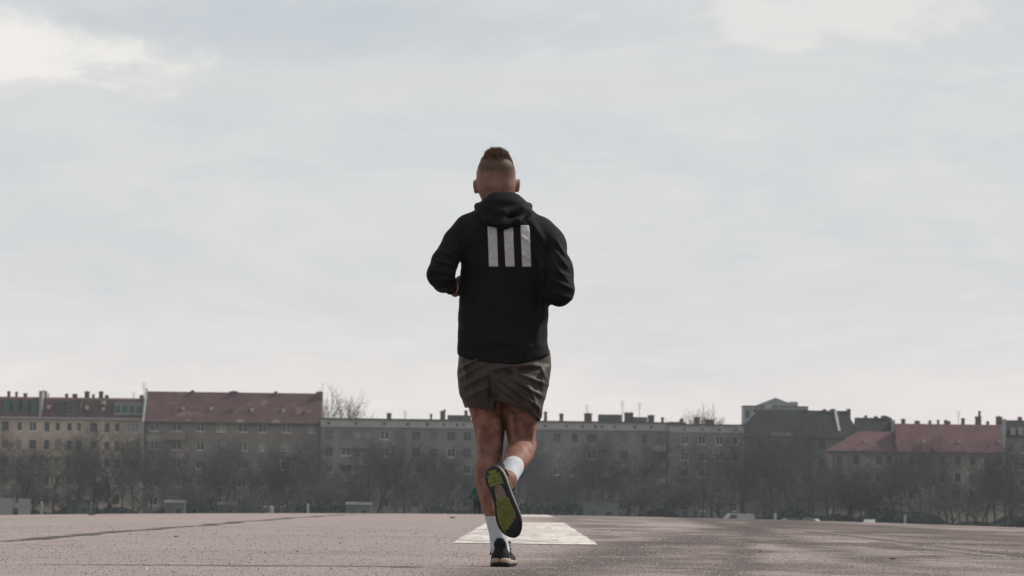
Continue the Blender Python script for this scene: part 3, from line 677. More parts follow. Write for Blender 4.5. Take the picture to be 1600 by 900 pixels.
post(65, 785, 695, .18, 'slim white post right of the pale fence panels'); post(424, 792, 700, .3, 'stubby white post before the brown-red roofed house')
post(481, 788, 700, .16, 'thin white post near the corner of the grey slab'); post(1211, 804, 700, .2, 'short white post below the slate house'); post(1414, 806, 700, .18, 'pale post below the red tiled roof')
def shed(px0, px1, py, d, label, m=M_SHED, flat=False):
    p = W((px0 + px1) / 2, py, d); g = gz(p.x, d); o = empty('shed', (p.x, d, g)); tag(o, label, 'shed')
    w = (px1 - px0) / F * d; h = p.z - g; e = .12 if flat else .45
    b = MB(); b.box(-w / 2, w / 2, 0, 3, 0, h - e); b.build('wall', m, o)
    b = MB(); zt, zo = h, h - e + .003
    if flat: b.box(-w / 2 - .1, w / 2 + .1, -.15, 3.1, zo, zt)
    else:
        A = [(-w / 2 - .15, -.2, zo), (w / 2 + .15, -.2, zo), (w / 2 + .15, 3.2, zo), (-w / 2 - .15, 3.2, zo)]; E, G = (-w / 2 - .15, 1.5, zt), (w / 2 + .15, 1.5, zt)
        b.quad(A[0], A[1], G, E); b.quad(A[2], A[3], E, G); b.quad(A[3], A[0], E); b.quad(A[1], A[2], G); b.quad(*A[::-1])
    b.build('roof', M_BITUM, o)
    b = MB(); b.box(-.2 * w - .45, -.2 * w + .45, -.06, -.004, .05, 2.0); dr = b.build('door', M_BITUM, o)
    b = MB(); b.box(-.2 * w + .3, -.2 * w + .38, -.12, -.063, .95, 1.05); b.build('handle', M_METAL, dr)
    b = MB(); b.box(.22 * w - .4, .22 * w + .4, -.06, -.004, 1.0, 1.8); b.build('window', M_GLASS, o)
shed(106, 141, 781, 712, 'grey double shed before the ochre tenement', M_SHED, True)
shed(258, 288, 781, 705, 'dim grey shed before the left end of the brown-red roofed house')
shed(340, 368, 784, 708, 'small dim shed before the middle of the brown-red roofed house')
shed(541, 580, 784, 706, 'low grey shed before the left end of the long slab')
shed(912, 967, 782, 700, 'broad grey shed right of the runner before the long slab', M_SHED, True)
def car(px, py, d, col, label, rz, van=False):
    p = W(px, py, d); g = gz(p.x, d); o = empty('parked_car', (p.x, d, g), (0, 0, rz)); tag(o, label, 'car', 'cars parked at the field edge')
    m = mat('car_paint', col, .35, .03, 1, spec=.5)
    prof = [(-2.1, .35), (-2.15, .75), (-1.95, 1.0), (-1.2, 1.05), (-.5, 1.5), (1.1, 1.52), (1.85, 1.05), (2.1, .9), (2.12, .35)] if not van else [(-2.4, .35), (-2.45, .9), (-2.0, 1.2), (-1.3, 1.95), (-1.0, 2.05), (2.35, 2.05), (2.45, 1.8), (2.45, .35)]
    b = MB(); n = len(prof); W2 = .88
    for y, k in ((-W2, 1), (W2, 1)):
        for x, z in prof: b.v.append((x, y * (1 - .16 * max(0, z - 1.0)), z))
    b.f.append(tuple(range(n))); b.f.append(tuple(range(2 * n - 1, n - 1, -1)))
    for i in range(n): j = (i + 1) % n; b.f.append((j, i, n + i, n + j))
    b.build('body', m, o)
    for s in (-1, 1):
        b = MB()
        q = [(-.85, 1.08), (-.4, 1.42), (1.0, 1.44), (1.5, 1.08)] if not van else [(-1.55, 1.25), (-1.15, 1.85), (-.3, 1.85), (-.3, 1.25)]
        pts = [(x, s * (W2 * (1 - .16 * max(0, z - 1.0)) + .006), z) for x, z in q]; pts2 = [(x, y - s * .03, z) for x, y, z in pts]
        b.quad(*(pts if s < 0 else pts[::-1]))
        for i in range(4): j = (i + 1) % 4; b.quad(pts[i], pts2[i], pts2[j], pts[j])
        b.build('side_window', M_GLASS, o)
        for x in (-1.35, 1.35):
            b = MB(); b.prism((x, s * .93, .33), (x, s * .7, .33), .33, .33, 14); w = b.build('wheel', M_TYRE, o)
            b = MB(); b.prism((x, s * .945, .33), (x, s * .932, .33), .19, .19, 10); b.build('rim', M_PANEL, w)
    b = MB(); b.box(-2.2, -2.1, -.7, -.4, .62, .78); b.build('headlight', M_POST, o); b = MB(); b.box(-2.2, -2.1, .4, .7, .62, .78); b.build('headlight', M_POST, o)
car(1152, 792, 694, (.26, .27, .27), 'pale van parked below the short grey slab', .25, True)
car(1270, 799, 694, (.34, .36, .36), 'white car parked below the slate house', 2.8)
car(1359, 806, 696, (.3, .31, .3), 'white car parked below the lower red roof', 1.45)
car(1232, 805, 700, (.1, .12, .13), 'dark car parked left of the white car below the slate house', .3)

# ------------------------------------------------------------------ implicit-surface modelling for bodies and clothes
class Field:
    """signed distance grid; primitives are blended in and the surface is meshed by surface nets"""
    def __init__(s, lo, hi, res):
        s.lo, s.res = np.array(lo, float), res
        s.n = np.ceil((np.array(hi) - s.lo) / res).astype(int) + 1
        s.ax = [(s.lo[i] + np.arange(s.n[i]) * res).astype(np.float32) for i in range(3)]
        s.v = np.full(s.n, 0.5, np.float32)
    def block(s, lo, hi):
        sl = []
        for i in range(3):
            a = int(max(0, math.floor((lo[i] - s.lo[i]) / s.res))); b = int(min(s.n[i], math.ceil((hi[i] - s.lo[i]) / s.res) + 1))
            if b <= a: return None
            sl.append(slice(a, b))
        return tuple(sl), s.ax[0][sl[0]][:, None, None], s.ax[1][sl[1]][None, :, None], s.ax[2][sl[2]][None, None, :]
    def add(s, lo, hi, fn, k=0.02, op='u'):
        m = max(k * 1.5, .03); B = s.block([a - m for a in lo], [b + m for b in hi])
        if B is None: return
        sl, x, y, z = B; d = fn(x, y, z).astype(np.float32); c = s.v[sl]
        if op == 'u': h = np.maximum(k - np.abs(c - d), 0) / k; s.v[sl] = np.minimum(c, d) - h * h * k * .25
        elif op == 's': d = -d; h = np.maximum(k - np.abs(c - d), 0) / k; s.v[sl] = np.maximum(c, d) + h * h * k * .25
    def cone(s, a, b, ra, rb, k=0.02, op='u', sq=(1, 1, 1)):
        a, b = np.array(a, float), np.array(b, float); r = max(ra, rb) / min(sq)
        def fn(x, y, z):
            q = np.array(sq); ba = (b - a) * q; L2 = max(ba @ ba, 1e-9)
            X, Y, Z = (x - a[0]) * q[0], (y - a[1]) * q[1], (z - a[2]) * q[2]
            t = np.clip((X * ba[0] + Y * ba[1] + Z * ba[2]) / L2, 0, 1)
            return np.sqrt((X - t * ba[0]) ** 2 + (Y - t * ba[1]) ** 2 + (Z - t * ba[2]) ** 2) - (ra + (rb - ra) * t)
        s.add(np.minimum(a, b) - r, np.maximum(a, b) + r, fn, k, op)
    def chain(s, pts, rad, k=0.015):
        for i in range(len(pts) - 1): s.cone(pts[i], pts[i + 1], rad[i], rad[i + 1], k)
    def ell(s, c, r, k=0.02, op='u', rot=None):
        c = np.array(c, float); r = np.array(r, float); M = np.array((rot or Matrix.Identity(3)).transposed())
        def fn(x, y, z):
            X, Y, Z = x - c[0], y - c[1], z - c[2]
            if rot is not None: X, Y, Z = (M[i][0] * X + M[i][1] * Y + M[i][2] * Z for i in range(3))
            k0 = np.sqrt((X / r[0]) ** 2 + (Y / r[1]) ** 2 + (Z / r[2]) ** 2); k1 = np.sqrt((X / r[0] ** 2) ** 2 + (Y / r[1] ** 2) ** 2 + (Z / r[2] ** 2) ** 2) + 1e-6
            return k0 * (k0 - 1) / k1
        R_ = r.max(); s.add(c - R_, c + R_, fn, k, op)
    def table(s, rows, k=0.02, p=2.0, zcap=.01, op='u', off=0.0):
        """rows of (z, x_left, x_right, y_centre, y_radius), z ascending: stacked elliptical sections"""
        rows = sorted(rows); T = np.array(rows, float); zz = np.linspace(T[0, 0], T[-1, 0], 160)
        C = [smooth(np.interp(zz, T[:, 0], T[:, j]), 5) for j in range(1, 5)]
        def fn(x, y, z):
            xl, xr, yc, ry = (np.interp(z, zz, c) for c in C); rx = (xr - xl) / 2 + off; ry = ry + off
            d = ((np.abs((x - (xl + xr) / 2) / rx) ** p + np.abs((y - yc) / ry) ** p) ** (1 / p) - 1) * np.minimum(rx, ry)
            cap = np.maximum(z - T[-1, 0], T[0, 0] - z); h = np.maximum(zcap - np.abs(d - cap), 0) / zcap
            return np.maximum(d, cap) + h * h * zcap * .25
        s.add((T[:, 1].min(), (T[:, 3] - T[:, 4]).min(), T[0, 0]), (T[:, 2].max(), (T[:, 3] + T[:, 4]).max(), T[-1, 0]), fn, k, op)
    def warp(s, fn): s.v += fn(s.ax[0][:, None, None], s.ax[1][None, :, None], s.ax[2][None, None, :]).astype(np.float32)
    def cut(s, fn, k=.006):
        d = fn(s.ax[0][:, None, None], s.ax[1][None, :, None], s.ax[2][None, None, :]); h = np.maximum(k - np.abs(s.v - d), 0) / k
        s.v = (np.maximum(s.v, d) + h * h * k * .25).astype(np.float32)
    def mesh(s, name, material, xf=None):
        v = s.v; ins = v < 0; nx, ny, nz = v.shape
        cnt = sum(ins[i:nx - 1 + i, j:ny - 1 + j, k:nz - 1 + k].astype(np.int8) for i in (0, 1) for j in (0, 1) for k in (0, 1))
        act = (cnt > 0) & (cnt < 8); I, J, K = np.nonzero(act); idx = np.full(act.shape, -1, np.int64); idx[I, J, K] = np.arange(len(I))
        acc = np.zeros((len(I), 3)); num = np.zeros(len(I)); cs = [(i, j, k) for i in (0, 1) for j in (0, 1) for k in (0, 1)]
        val = {c: v[I + c[0], J + c[1], K + c[2]] for c in cs}
        for c in cs:
            for a in range(3):
                if c[a]: continue
                e = list(c); e[a] = 1; e = tuple(e); va, vb = val[c], val[e]; m = (va < 0) != (vb < 0)
                t = np.where(m, va / np.where(m, va - vb, 1), 0); q = np.tile(np.array(c, float), (len(I), 1)); q[:, a] += t
                acc += q * m[:, None]; num += m
        P = s.lo + (np.stack([I, J, K], 1) + acc / num[:, None]) * s.res
        Fs = []
        for a in range(3):
            b_, c_ = (a + 1) % 3, (a + 2) % 3
            lo = [slice(None)] * 3; hi = [slice(None)] * 3; lo[a] = slice(0, -1); hi[a] = slice(1, None)
            sa, sb = ins[tuple(lo)], ins[tuple(hi)]; ch = np.argwhere(sa != sb)
            ok = (ch[:, b_] > 0) & (ch[:, c_] > 0) & (ch[:, b_] < v.shape[b_] - 1) & (ch[:, c_] < v.shape[c_] - 1); ch = ch[ok]
            flip = sa[ch[:, 0], ch[:, 1], ch[:, 2]]
            def at(db, dc): q = ch.copy(); q[:, b_] -= db; q[:, c_] -= dc; return idx[q[:, 0], q[:, 1], q[:, 2]]
            q = np.stack([at(0, 0), at(1, 0), at(1, 1), at(0, 1)], 1); q[~flip] = q[~flip][:, ::-1]; Fs.append(q)
        q = np.concatenate(Fs)
        # one relaxation pass takes the grid stepping out
        for _ in range(2):
            sm = np.zeros_like(P); dg = np.zeros(len(P))
            for i in range(4):
                np.add.at(sm, q[:, i], P[q[:, (i + 1) % 4]] + P[q[:, (i + 3) % 4]]); np.add.at(dg, q[:, i], 2)
            P = P * .4 + .6 * sm / dg[:, None]
        if xf is not None: P = xf(P)
        me = bpy.data.meshes.new(name); me.vertices.add(len(P)); me.vertices.foreach_set('co', P.astype(np.float32).ravel())
        me.loops.add(q.size); me.loops.foreach_set('vertex_index', q.astype(np.int32).ravel())
        me.polygons.add(len(q)); me.polygons.foreach_set('loop_start', np.arange(0, q.size, 4, dtype=np.int32)); me.polygons.foreach_set('use_smooth', np.ones(len(q), bool))
        me.update(calc_edges=True); me.validate(); me.materials.append(material); return me
    def surf_y(s, x, z):
        """first surface met going away from the camera (+y) at x, z"""
        i = int(round((x - s.lo[0]) / s.res)); k = int(round((z - s.lo[2]) / s.res)); c = s.v[i, :, k]; j = np.argmax(c < 0)
        return float(s.lo[1] + (j - 1 + c[j - 1] / (c[j - 1] - c[j])) * s.res)
def smooth(a, n):
    p = np.concatenate([np.full(n, a[0]), a, np.full(n, a[-1])]); return np.convolve(p, np.ones(2 * n + 1) / (2 * n + 1), 'valid')
def sines(x, y, z, freq, seed, n=7):
    r = np.random.RandomState(seed); o = 0
    for _ in range(n):
        d = r.normal(0, 1, 3); d /= np.linalg.norm(d); f = freq * r.uniform(.6, 1.5); o = o + np.sin(f * (d[0] * x + d[1] * y + d[2] * z) + r.uniform(0, 6.28))
    return o / n ** .5
def ridge(x, z, a, b, w, amp):
    """fold along a-b in the x-z plane; positive amp stands proud"""
    ax, az = a; bx, bz = b; dx, dz = bx - ax, bz - az; L2 = dx * dx + dz * dz
    t = np.clip(((x - ax) * dx + (z - az) * dz) / L2, 0, 1); d2 = (x - ax - t * dx) ** 2 + (z - az - t * dz) ** 2
    return -amp * np.exp(-d2 / (w * w)) * np.sin(np.pi * np.clip(t * .92 + .04, 0, 1)) ** .5

# ------------------------------------------------------------------ skin, cloth and rubber
def skin_mat(name, cols, hairline=None):
    m = bpy.data.materials.new(name); m.use_nodes = True; nt = m.node_tree; ns = nt.nodes; L = nt.links.new; b = ns['Principled BSDF']
    b.inputs['Roughness'].default_value = .62; b.inputs['Specular IOR Level'].default_value = .22
    b.inputs['Subsurface Weight'].default_value = .12; b.inputs['Subsurface Radius'].default_value = (.012, .005, .003); b.inputs['Subsurface Scale'].default_value = 1
    tc = N(ns, 'ShaderNodeTexCoord'); P = tc.outputs['Object']
    def noise(s, d): n = N(ns, 'ShaderNodeTexNoise'); n.inputs['Scale'].default_value = s; n.inputs['Detail'].default_value = d; L(P, n.inputs[0]); return n.outputs[0]
    rp = N(ns, 'ShaderNodeValToRGB'); L(noise(26, 7), rp.inputs[0]); rp.color_ramp.elements[0].position = .36; rp.color_ramp.elements[1].position = .64
    rp.color_ramp.elements[0].color = (*cols[0], 1); rp.color_ramp.elements[1].color = (*cols[1], 1); col = rp.outputs[0]
    if hairline:
        z0, z1, z2, yc = hairline
        sp = N(ns, 'ShaderNodeSeparateXYZ'); L(P, sp.inputs[0])
        def mathn(op, a, c):
            n = N(ns, 'ShaderNodeMath', operation=op)
            for k, v in enumerate((a, c)):
                if isinstance(v, (int, float)): n.inputs[k].default_value = v
                else: L(v, n.inputs[k])
            return n.outputs[0]
        def mr(v, a, c, hi=1.0): n = N(ns, 'ShaderNodeMapRange', interpolation_type='SMOOTHSTEP'); L(v, n.inputs[0]); n.inputs[1].default_value = a; n.inputs[2].default_value = c; n.inputs[4].default_value = hi; return n.outputs[0]
        zj = mathn('ADD', sp.outputs[2], mathn('MULTIPLY', mathn('SUBTRACT', noise(60, 3), .5), .03))
        # hair runs down the back of the head, not over the face
        zj = mathn('ADD', zj, mathn('MULTIPLY', mathn('SUBTRACT', sp.outputs[1], yc), -.35))
        f1 = mathn('MULTIPLY', mr(zj, z0, z1), mr(noise(420, 2), .2, .7, .62))
        mx = N(ns, 'ShaderNodeMix', data_type='RGBA'); L(f1, mx.inputs[0]); L(col, mx.inputs[6]); mx.inputs[7].default_value = (.20, .145, .127, 1)
        m2 = N(ns, 'ShaderNodeMix', data_type='RGBA'); L(mr(zj, z2 - .022, z2 + .018, .95), m2.inputs[0]); L(mx.outputs[2], m2.inputs[6]); m2.inputs[7].default_value = (.07, .043, .03, 1); col = m2.outputs[2]
    L(col, b.inputs['Base Color'])
    bp = N(ns, 'ShaderNodeBump'); bp.inputs['Strength'].default_value = .25; bp.inputs['Distance'].default_value = .003; L(noise(160, 4), bp.inputs['Height']); L(bp.outputs[0], b.inputs['Normal'])
    return m
def cloth_mat(name, col, rough, var, scale, weave=0.2, sheen=0.0):
    m = mat(name, col, rough, var, scale, weave, 320, spec=.25); m.node_tree.nodes['Principled BSDF'].inputs['Sheen Weight'].default_value = sheen
    for n in m.node_tree.nodes:
        if n.type == 'BUMP': n.inputs['Distance'].default_value = .003
    return m
M_JACKET = cloth_mat('black_softshell', (0.008, 0.008, 0.009), .8, .25, 9, .25, .0); M_JACKET.node_tree.nodes['Principled BSDF'].inputs['Specular IOR Level'].default_value = .12
M_STRIPE = cloth_mat('reflective_grey_print', (0.36, 0.345, 0.34), .55, .14, 60, .4)
M_SHORTS = cloth_mat('taupe_nylon', (0.038, 0.029, 0.025), .58, .12, 14, .2)
M_SOCK = cloth_mat('white_ribbed_cotton', (0.42, 0.44, 0.475), .9, .08, 40, .5)
M_UPPER = cloth_mat('black_knit', (0.013, 0.012, 0.012), .8, .35, 60, .6)
M_MIDS = mat('cream_foam', (0.30, 0.235, 0.18), .7, .12, 30, .1)
M_MIDS_W = mat('pale_foam', (0.27, 0.25, 0.225), .7, .12, 30, .1)
M_RUBBER = mat('black_rubber', (0.016, 0.016, 0.018), .6, .3, 40)
M_LIME = mat('yellow_green_rubber', (0.13, 0.145, 0.036), .6, .22, 45)
M_SHANK = mat('tan_shank', (0.16, 0.12, 0.095), .5, .2, 40)
M_LACE = mat('dark_lace', (0.02, 0.02, 0.022), .9)
M_HAIR = mat('brown_hair', (0.115, 0.068, 0.042), .5, .5, 70)
M_SKIN = skin_mat('runner_skin', ((.15, .070, .051), (.24, .125, .094)), (1.59, 1.69, 1.727, .1))
M_SKIN2 = skin_mat('walker_skin', ((.33, .2, .15), (.4, .25, .19)))

# ------------------------------------------------------------------ the runner
D0 = 20.0; PX = F / D0
def q(px, py, y=0.0):
    """photo column and row at y metres beyond the planted heel -> runner coordinates (x right, y away, z up)"""
    s = (D0 + y) / F
    return np.array(((px - 822) * s + 41 / PX, y, CAM_H + (780 - py) * s))
def rows(T):
    return [(q(xl, py, yc)[2], q(xl, py, yc)[0], q(xr, py, yc)[0], yc, ry) for py, xl, xr, yc, ry in T]
_w = W(781, 886, D0)
runner = empty('person', (_w.x, D0, 0.0), (0, -ROLL, 0))
tag(runner, 'man in black hooded jacket and taupe shorts running away down the runway, spiky mohawk haircut', 'person')

HEAD = [(241, 771, 779, .10, .02), (244, 764, 786, .10, .05), (248, 758, 792, .10, .07), (254, 752, 798, .10, .086), (261, 748, 802.5, .10, .095), (270, 744.5, 805.5, .10, .1), (282, 744, 806, .10, .1),
        (292, 745, 806, .10, .096), (300, 747, 805, .105, .09), (312, 752, 801, .118, .08), (324, 758, 796, .128, .068), (333, 764, 790, .14, .045)]
LEG_L = [(556, 722, 790, .0, .105), (600, 722, 791, .01, .1), (640, 732.5, 788, .02, .086), (660, 738, 788, .03, .079), (680, 743, 788, .036, .07), (700, 745.5, 786.5, .036, .063), (715, 744.5, 785, .02, .061), (735, 742, 784, .005, .064),
         (755, 743, 782, .0, .060), (775, 747, 780, .0, .052), (795, 753.5, 780, .005, .042), (810, 759, 782, .005, .038), (835, 765.5, 790, .005, .037), (862, 768, 796, .005, .040)]
LEG_R = [(556, 786, 856, .0, .105), (600, 788, 852, .0, .1), (640, 789.5, 846, .0, .09), (660, 790.5, 840, .01, .083), (680, 792, 837, .022, .075), (700, 796, 834, .035, .062), (712, 803, 830, .045, .045)]
CALF_R = [q(818, 697, .05), q(812, 709, -.06), q(807, 719, -.15), q(801, 732, -.27), q(794, 750, -.37)]
CALF_RR = [.052, .054, .046, .031, .026]
SOLE_P0 = q(767, 730, -.462)
SX = np.array((.305, .03, -.95)); SX /= np.linalg.norm(SX); SZ = np.array((.30, .95, .10)); SZ -= SX * (SZ @ SX); SZ /= np.linalg.norm(SZ); SY = np.cross(SZ, SX)
def hand(f, wrist, palm, s):
    """relaxed fist, thumb uppermost; s = +1 when the fingers curl towards +x"""
    w, p = np.array(wrist), np.array(palm); d = (p - w) / np.linalg.norm(p - w); up = np.array((0, 0, 1.0)); up -= d * (up @ d); up /= np.linalg.norm(up); sd = np.cross(d, up) * (1 if np.cross(d, up)[0] * s > 0 else -1)
    f.cone(w, w + d * .045, .026, .022, .012, sq=(1, 1, 1)); f.cone(w + d * .03 + up * .012, w + d * .085 + up * .026, .019, .017, .014); f.cone(w + d * .03 - up * .010, w + d * .08 - up * .028, .018, .015, .014); f.cone(w + d * .03, w + d * .085, .02, .018, .014)
    for i, (u, L, r) in enumerate(((.030, 1.0, .0098), (.010, 1.08, .0102), (-.010, 1.0, .0096), (-.029, .82, .0084))):
        a = w + d * .088 + up * u; b = a + d * .026 * L + sd * .018 * L; c = b - d * .012 * L + sd * .026 * L; e = c - d * .026 * L - sd * .004
        f.chain([a, b, c, e], [r * 1.1, r, r * .95, r * .82], .003)
    a = w + d * .03 + up * .022 + sd * .012; b = a + d * .03 + up * .016 + sd * .016; c = b + d * .028 + up * .002 + sd * .012
    f.chain([a, b, c], [.0145, .012, .0095], .008)
WR_L, PALM_L = q(702, 449, .085), q(714, 450, .19)
WR_R, PALM_R = q(850, 452, .16), q(842, 446, .26)
def build_body():
    f = Field((-.36, -.56, -.01), (.36, .46, 1.80), .0046)
    f.table(rows([(318, 752, 820, .06, .06), (345, 726, 846, .055, .085), (380, 724, 850, .045, .105), (440, 726, 848, .03, .105), (510, 724, 848, .01, .1), (556, 722, 854, .0, .105), (600, 730, 848, .0, .1)]), .03)
    f.table(rows(LEG_L), .02); f.table(rows(LEG_R), .02)
    f.chain(CALF_R, CALF_RR, .03)
    f.ell(q(753, 733, -.025), (.026, .028, .055), .02); f.ell(q(773, 729, -.03), (.026, .026, .055), .02)      # calf heads
    f.cone(q(753, 660, -.035), q(752, 700, -.02), .016, .009, .02); f.cone(q(777, 660, -.035), q(779, 700, -.02), .016, .009, .02)   # hamstring tendons
    f.ell(q(765, 700, -.05), (.016, .022, .04), .012, 's')
    f.cone(q(763, 722, -.075), q(763, 752, -.07), .006, .004, .012, 's'); f.cone(q(763, 640, -.075), q(765, 672, -.06), .006, .004, .014, 's')
    f.ell(q(757, 765, -.045), (.016, .016, .05), .015); f.cone(q(764, 772, -.045), q(768, 798, -.036), .010, .008, .01)       # soleus and heel tendon
    f.cone(q(816, 640, -.10), q(815, 676, -.07), .007, .004, .014, 's'); f.cone(q(800, 650, -.085), q(803, 690, -.06), .012, .01, .02); f.cone(q(832, 650, -.08), q(829, 690, -.05), .012, .01, .02)
    f.ell(q(822, 706, -.04), (.024, .05, .034), .012); f.ell(q(803, 704, -.04), (.024, .05, .03), .012)
    # feet inside the shoes
    f.chain([q(781, 858, .005), q(783, 870, .1), q(786, 876, .19)], [.03, .03, .024], .02); f.cone(q(781, 860, .005), q(781, 870, -.01), .03, .024, .02)
    S = lambda x, y, z: SOLE_P0 + SX * x + SY * y + SZ * z
    f.chain([CALF_R[-1], S(.10, 0, .06), S(.19, 0, .045), S(.25, 0, .04)], [.033, .034, .03, .024], .02); f.cone(CALF_R[-1], S(.04, 0, .06), .033, .028, .02)
    # arms
    f.chain([q(724, 366, .05), q(689, 430, -.07), WR_L], [.05, .036, .025], .02); f.chain([q(856, 372, .05), q(874, 454, -.10), WR_R], [.05, .04, .027], .02)
    hand(f, WR_L, PALM_L, 1); hand(f, WR_R, PALM_R, -1)
    # neck and head
    f.cone(q(782, 348, .055), q(777, 296, .09), .062, .056, .03); f.cone(q(788, 340, .06), q(788, 330, .06), .085, .06, .04)
    f.table(rows(HEAD), .02, 2.1, .02)
    hx = 775.5
    f.ell(q(hx, 262, .045), (.07, .05, .05), .03)                                                       # occiput
    for s, ex, ey in ((-1, 742.5, 292), (1, 809.5, 290)):                                               # ears
        rot = Matrix.Rotation(-s * .30, 3, 'Z') @ Matrix.Rotation(s * .12, 3, 'Y')
        f.ell(q(ex, ey, .105), (.0105, .021, .031), .008, 'u', rot); f.ell(q(ex + s * 3.5, ey, .117), (.007, .012, .02), .006, 's', rot)
    f.chain([q(hx, 275, .198), q(hx, 290, .215), q(hx, 297, .226)], [.008, .011, .0145], .015)          # nose
    f.cone(q(hx - 12, 273, .188), q(hx + 12, 273, .188), .013, .013, .015)                              # brow
    for s in (-1, 1):
        f.ell(q(hx + s * 11, 280, .203), (.016, .014, .011), .01, 's'); f.ell(q(hx + s * 11, 280, .183), (.0135, .0125, .012), .004); f.ell(q(hx + s * 17, 292, .17), (.02, .02, .018), .02)
    f.cone(q(hx - 8, 308, .196), q(hx + 8, 308, .196), .007, .007, .008); f.cone(q(hx - 7, 313, .194), q(hx + 7, 313, .194), .008, .008, .008)
    f.ell(q(hx, 326, .185), (.026, .022, .02), .02)
    return link('body', f.mesh('body', M_SKIN), runner)
build_body()

# hair: spiky strands on the crown
def hair():
    T = np.array(sorted(rows(HEAD))); rnd = np.random.RandomState(4); b = MB(); zs = np.linspace(T[0, 0], T[-1, 0], 140)[::-1]
    xl, xr, yc, ry = (np.interp(zs, T[:, 0], T[:, j]) for j in range(1, 5)); cx = q(776, 250, .1)[0]
    ox = [0, 14, 18, 21, 24, 27, 30]; oy = [230, 231, 234.5, 240, 247.5, 255.5, 262]
    clump = [(rnd.uniform(-.08, .08), rnd.uniform(-.095, .09), abs(rnd.normal(0, 3.2)) - 3, rnd.normal(0, .09), rnd.normal(0, .12)) for _ in range(520)]; ca = np.array(clump); n = 0
    while n < 7500:
        x = rnd.uniform(-.08, .08); y = rnd.uniform(-.095, .09)
        ok = ((cx + x - (xl + xr) / 2) / ((xr - xl) / 2)) ** 2 + (y / ry) ** 2 <= 1
        if not ok.any(): continue
        z = zs[np.argmax(ok)]; py = 780 - (z - CAM_H) * F / (D0 + .1)
        if py > 265 - abs(x) / .07 * 3 - abs(rnd.normal(0, 3.5)): continue
        c = ca[np.argmin((ca[:, 0] - x) ** 2 + (ca[:, 1] - y) ** 2)]
        n += 1; top = np.interp(abs(x) * PX, ox, oy) + max(0, -y - .05) * 160 + c[2] + abs(rnd.normal(0, 1.5))
        zt = q(776, top, .1)[2]; L = min(max(zt - z, .008), .046) * rnd.uniform(.8, 1.02)
        base = np.array((cx + x, .1 + y, z - .003))
        tip = base + np.array(((-x * 2.2 + c[3]) * L + (c[0] - x) * .62, (y * 2.0 + c[4] - .05) * L + (c[1] - y) * .6, L))
        b.prism(base, tip, rnd.uniform(.0008, .0013), .0002, 3, False)
    # short graded hair round the crest
    n = 0
    while n < 6000:
        k = rnd.randint(len(zs)); z = zs[k]; py = 780 - (z - CAM_H) * F / (D0 + .1)
        if py < 243 or py > 276 or rnd.rand() < (py - 252) / 30: continue
        a = rnd.uniform(0, 2 * math.pi); nx_, ny_ = math.cos(a), math.sin(a)
        if ny_ > .55 and py > 256: continue
        n += 1; L = np.interp(py, [243, 258, 276], [.011, .007, .002]) * rnd.uniform(.7, 1.2)
        base = np.array(((xl[k] + xr[k]) / 2 + nx_ * (xr[k] - xl[k]) / 2 * .985, .1 + ny_ * ry[k] * .985, z))
        d = np.array((nx_ * .55 + rnd.normal(0, .15), ny_ * .55 + rnd.normal(0, .15), .9)); b.prism(base, base + d * L, .0009, .0002, 3, False)
    return b.build('hair', M_HAIR, runner)
hair()

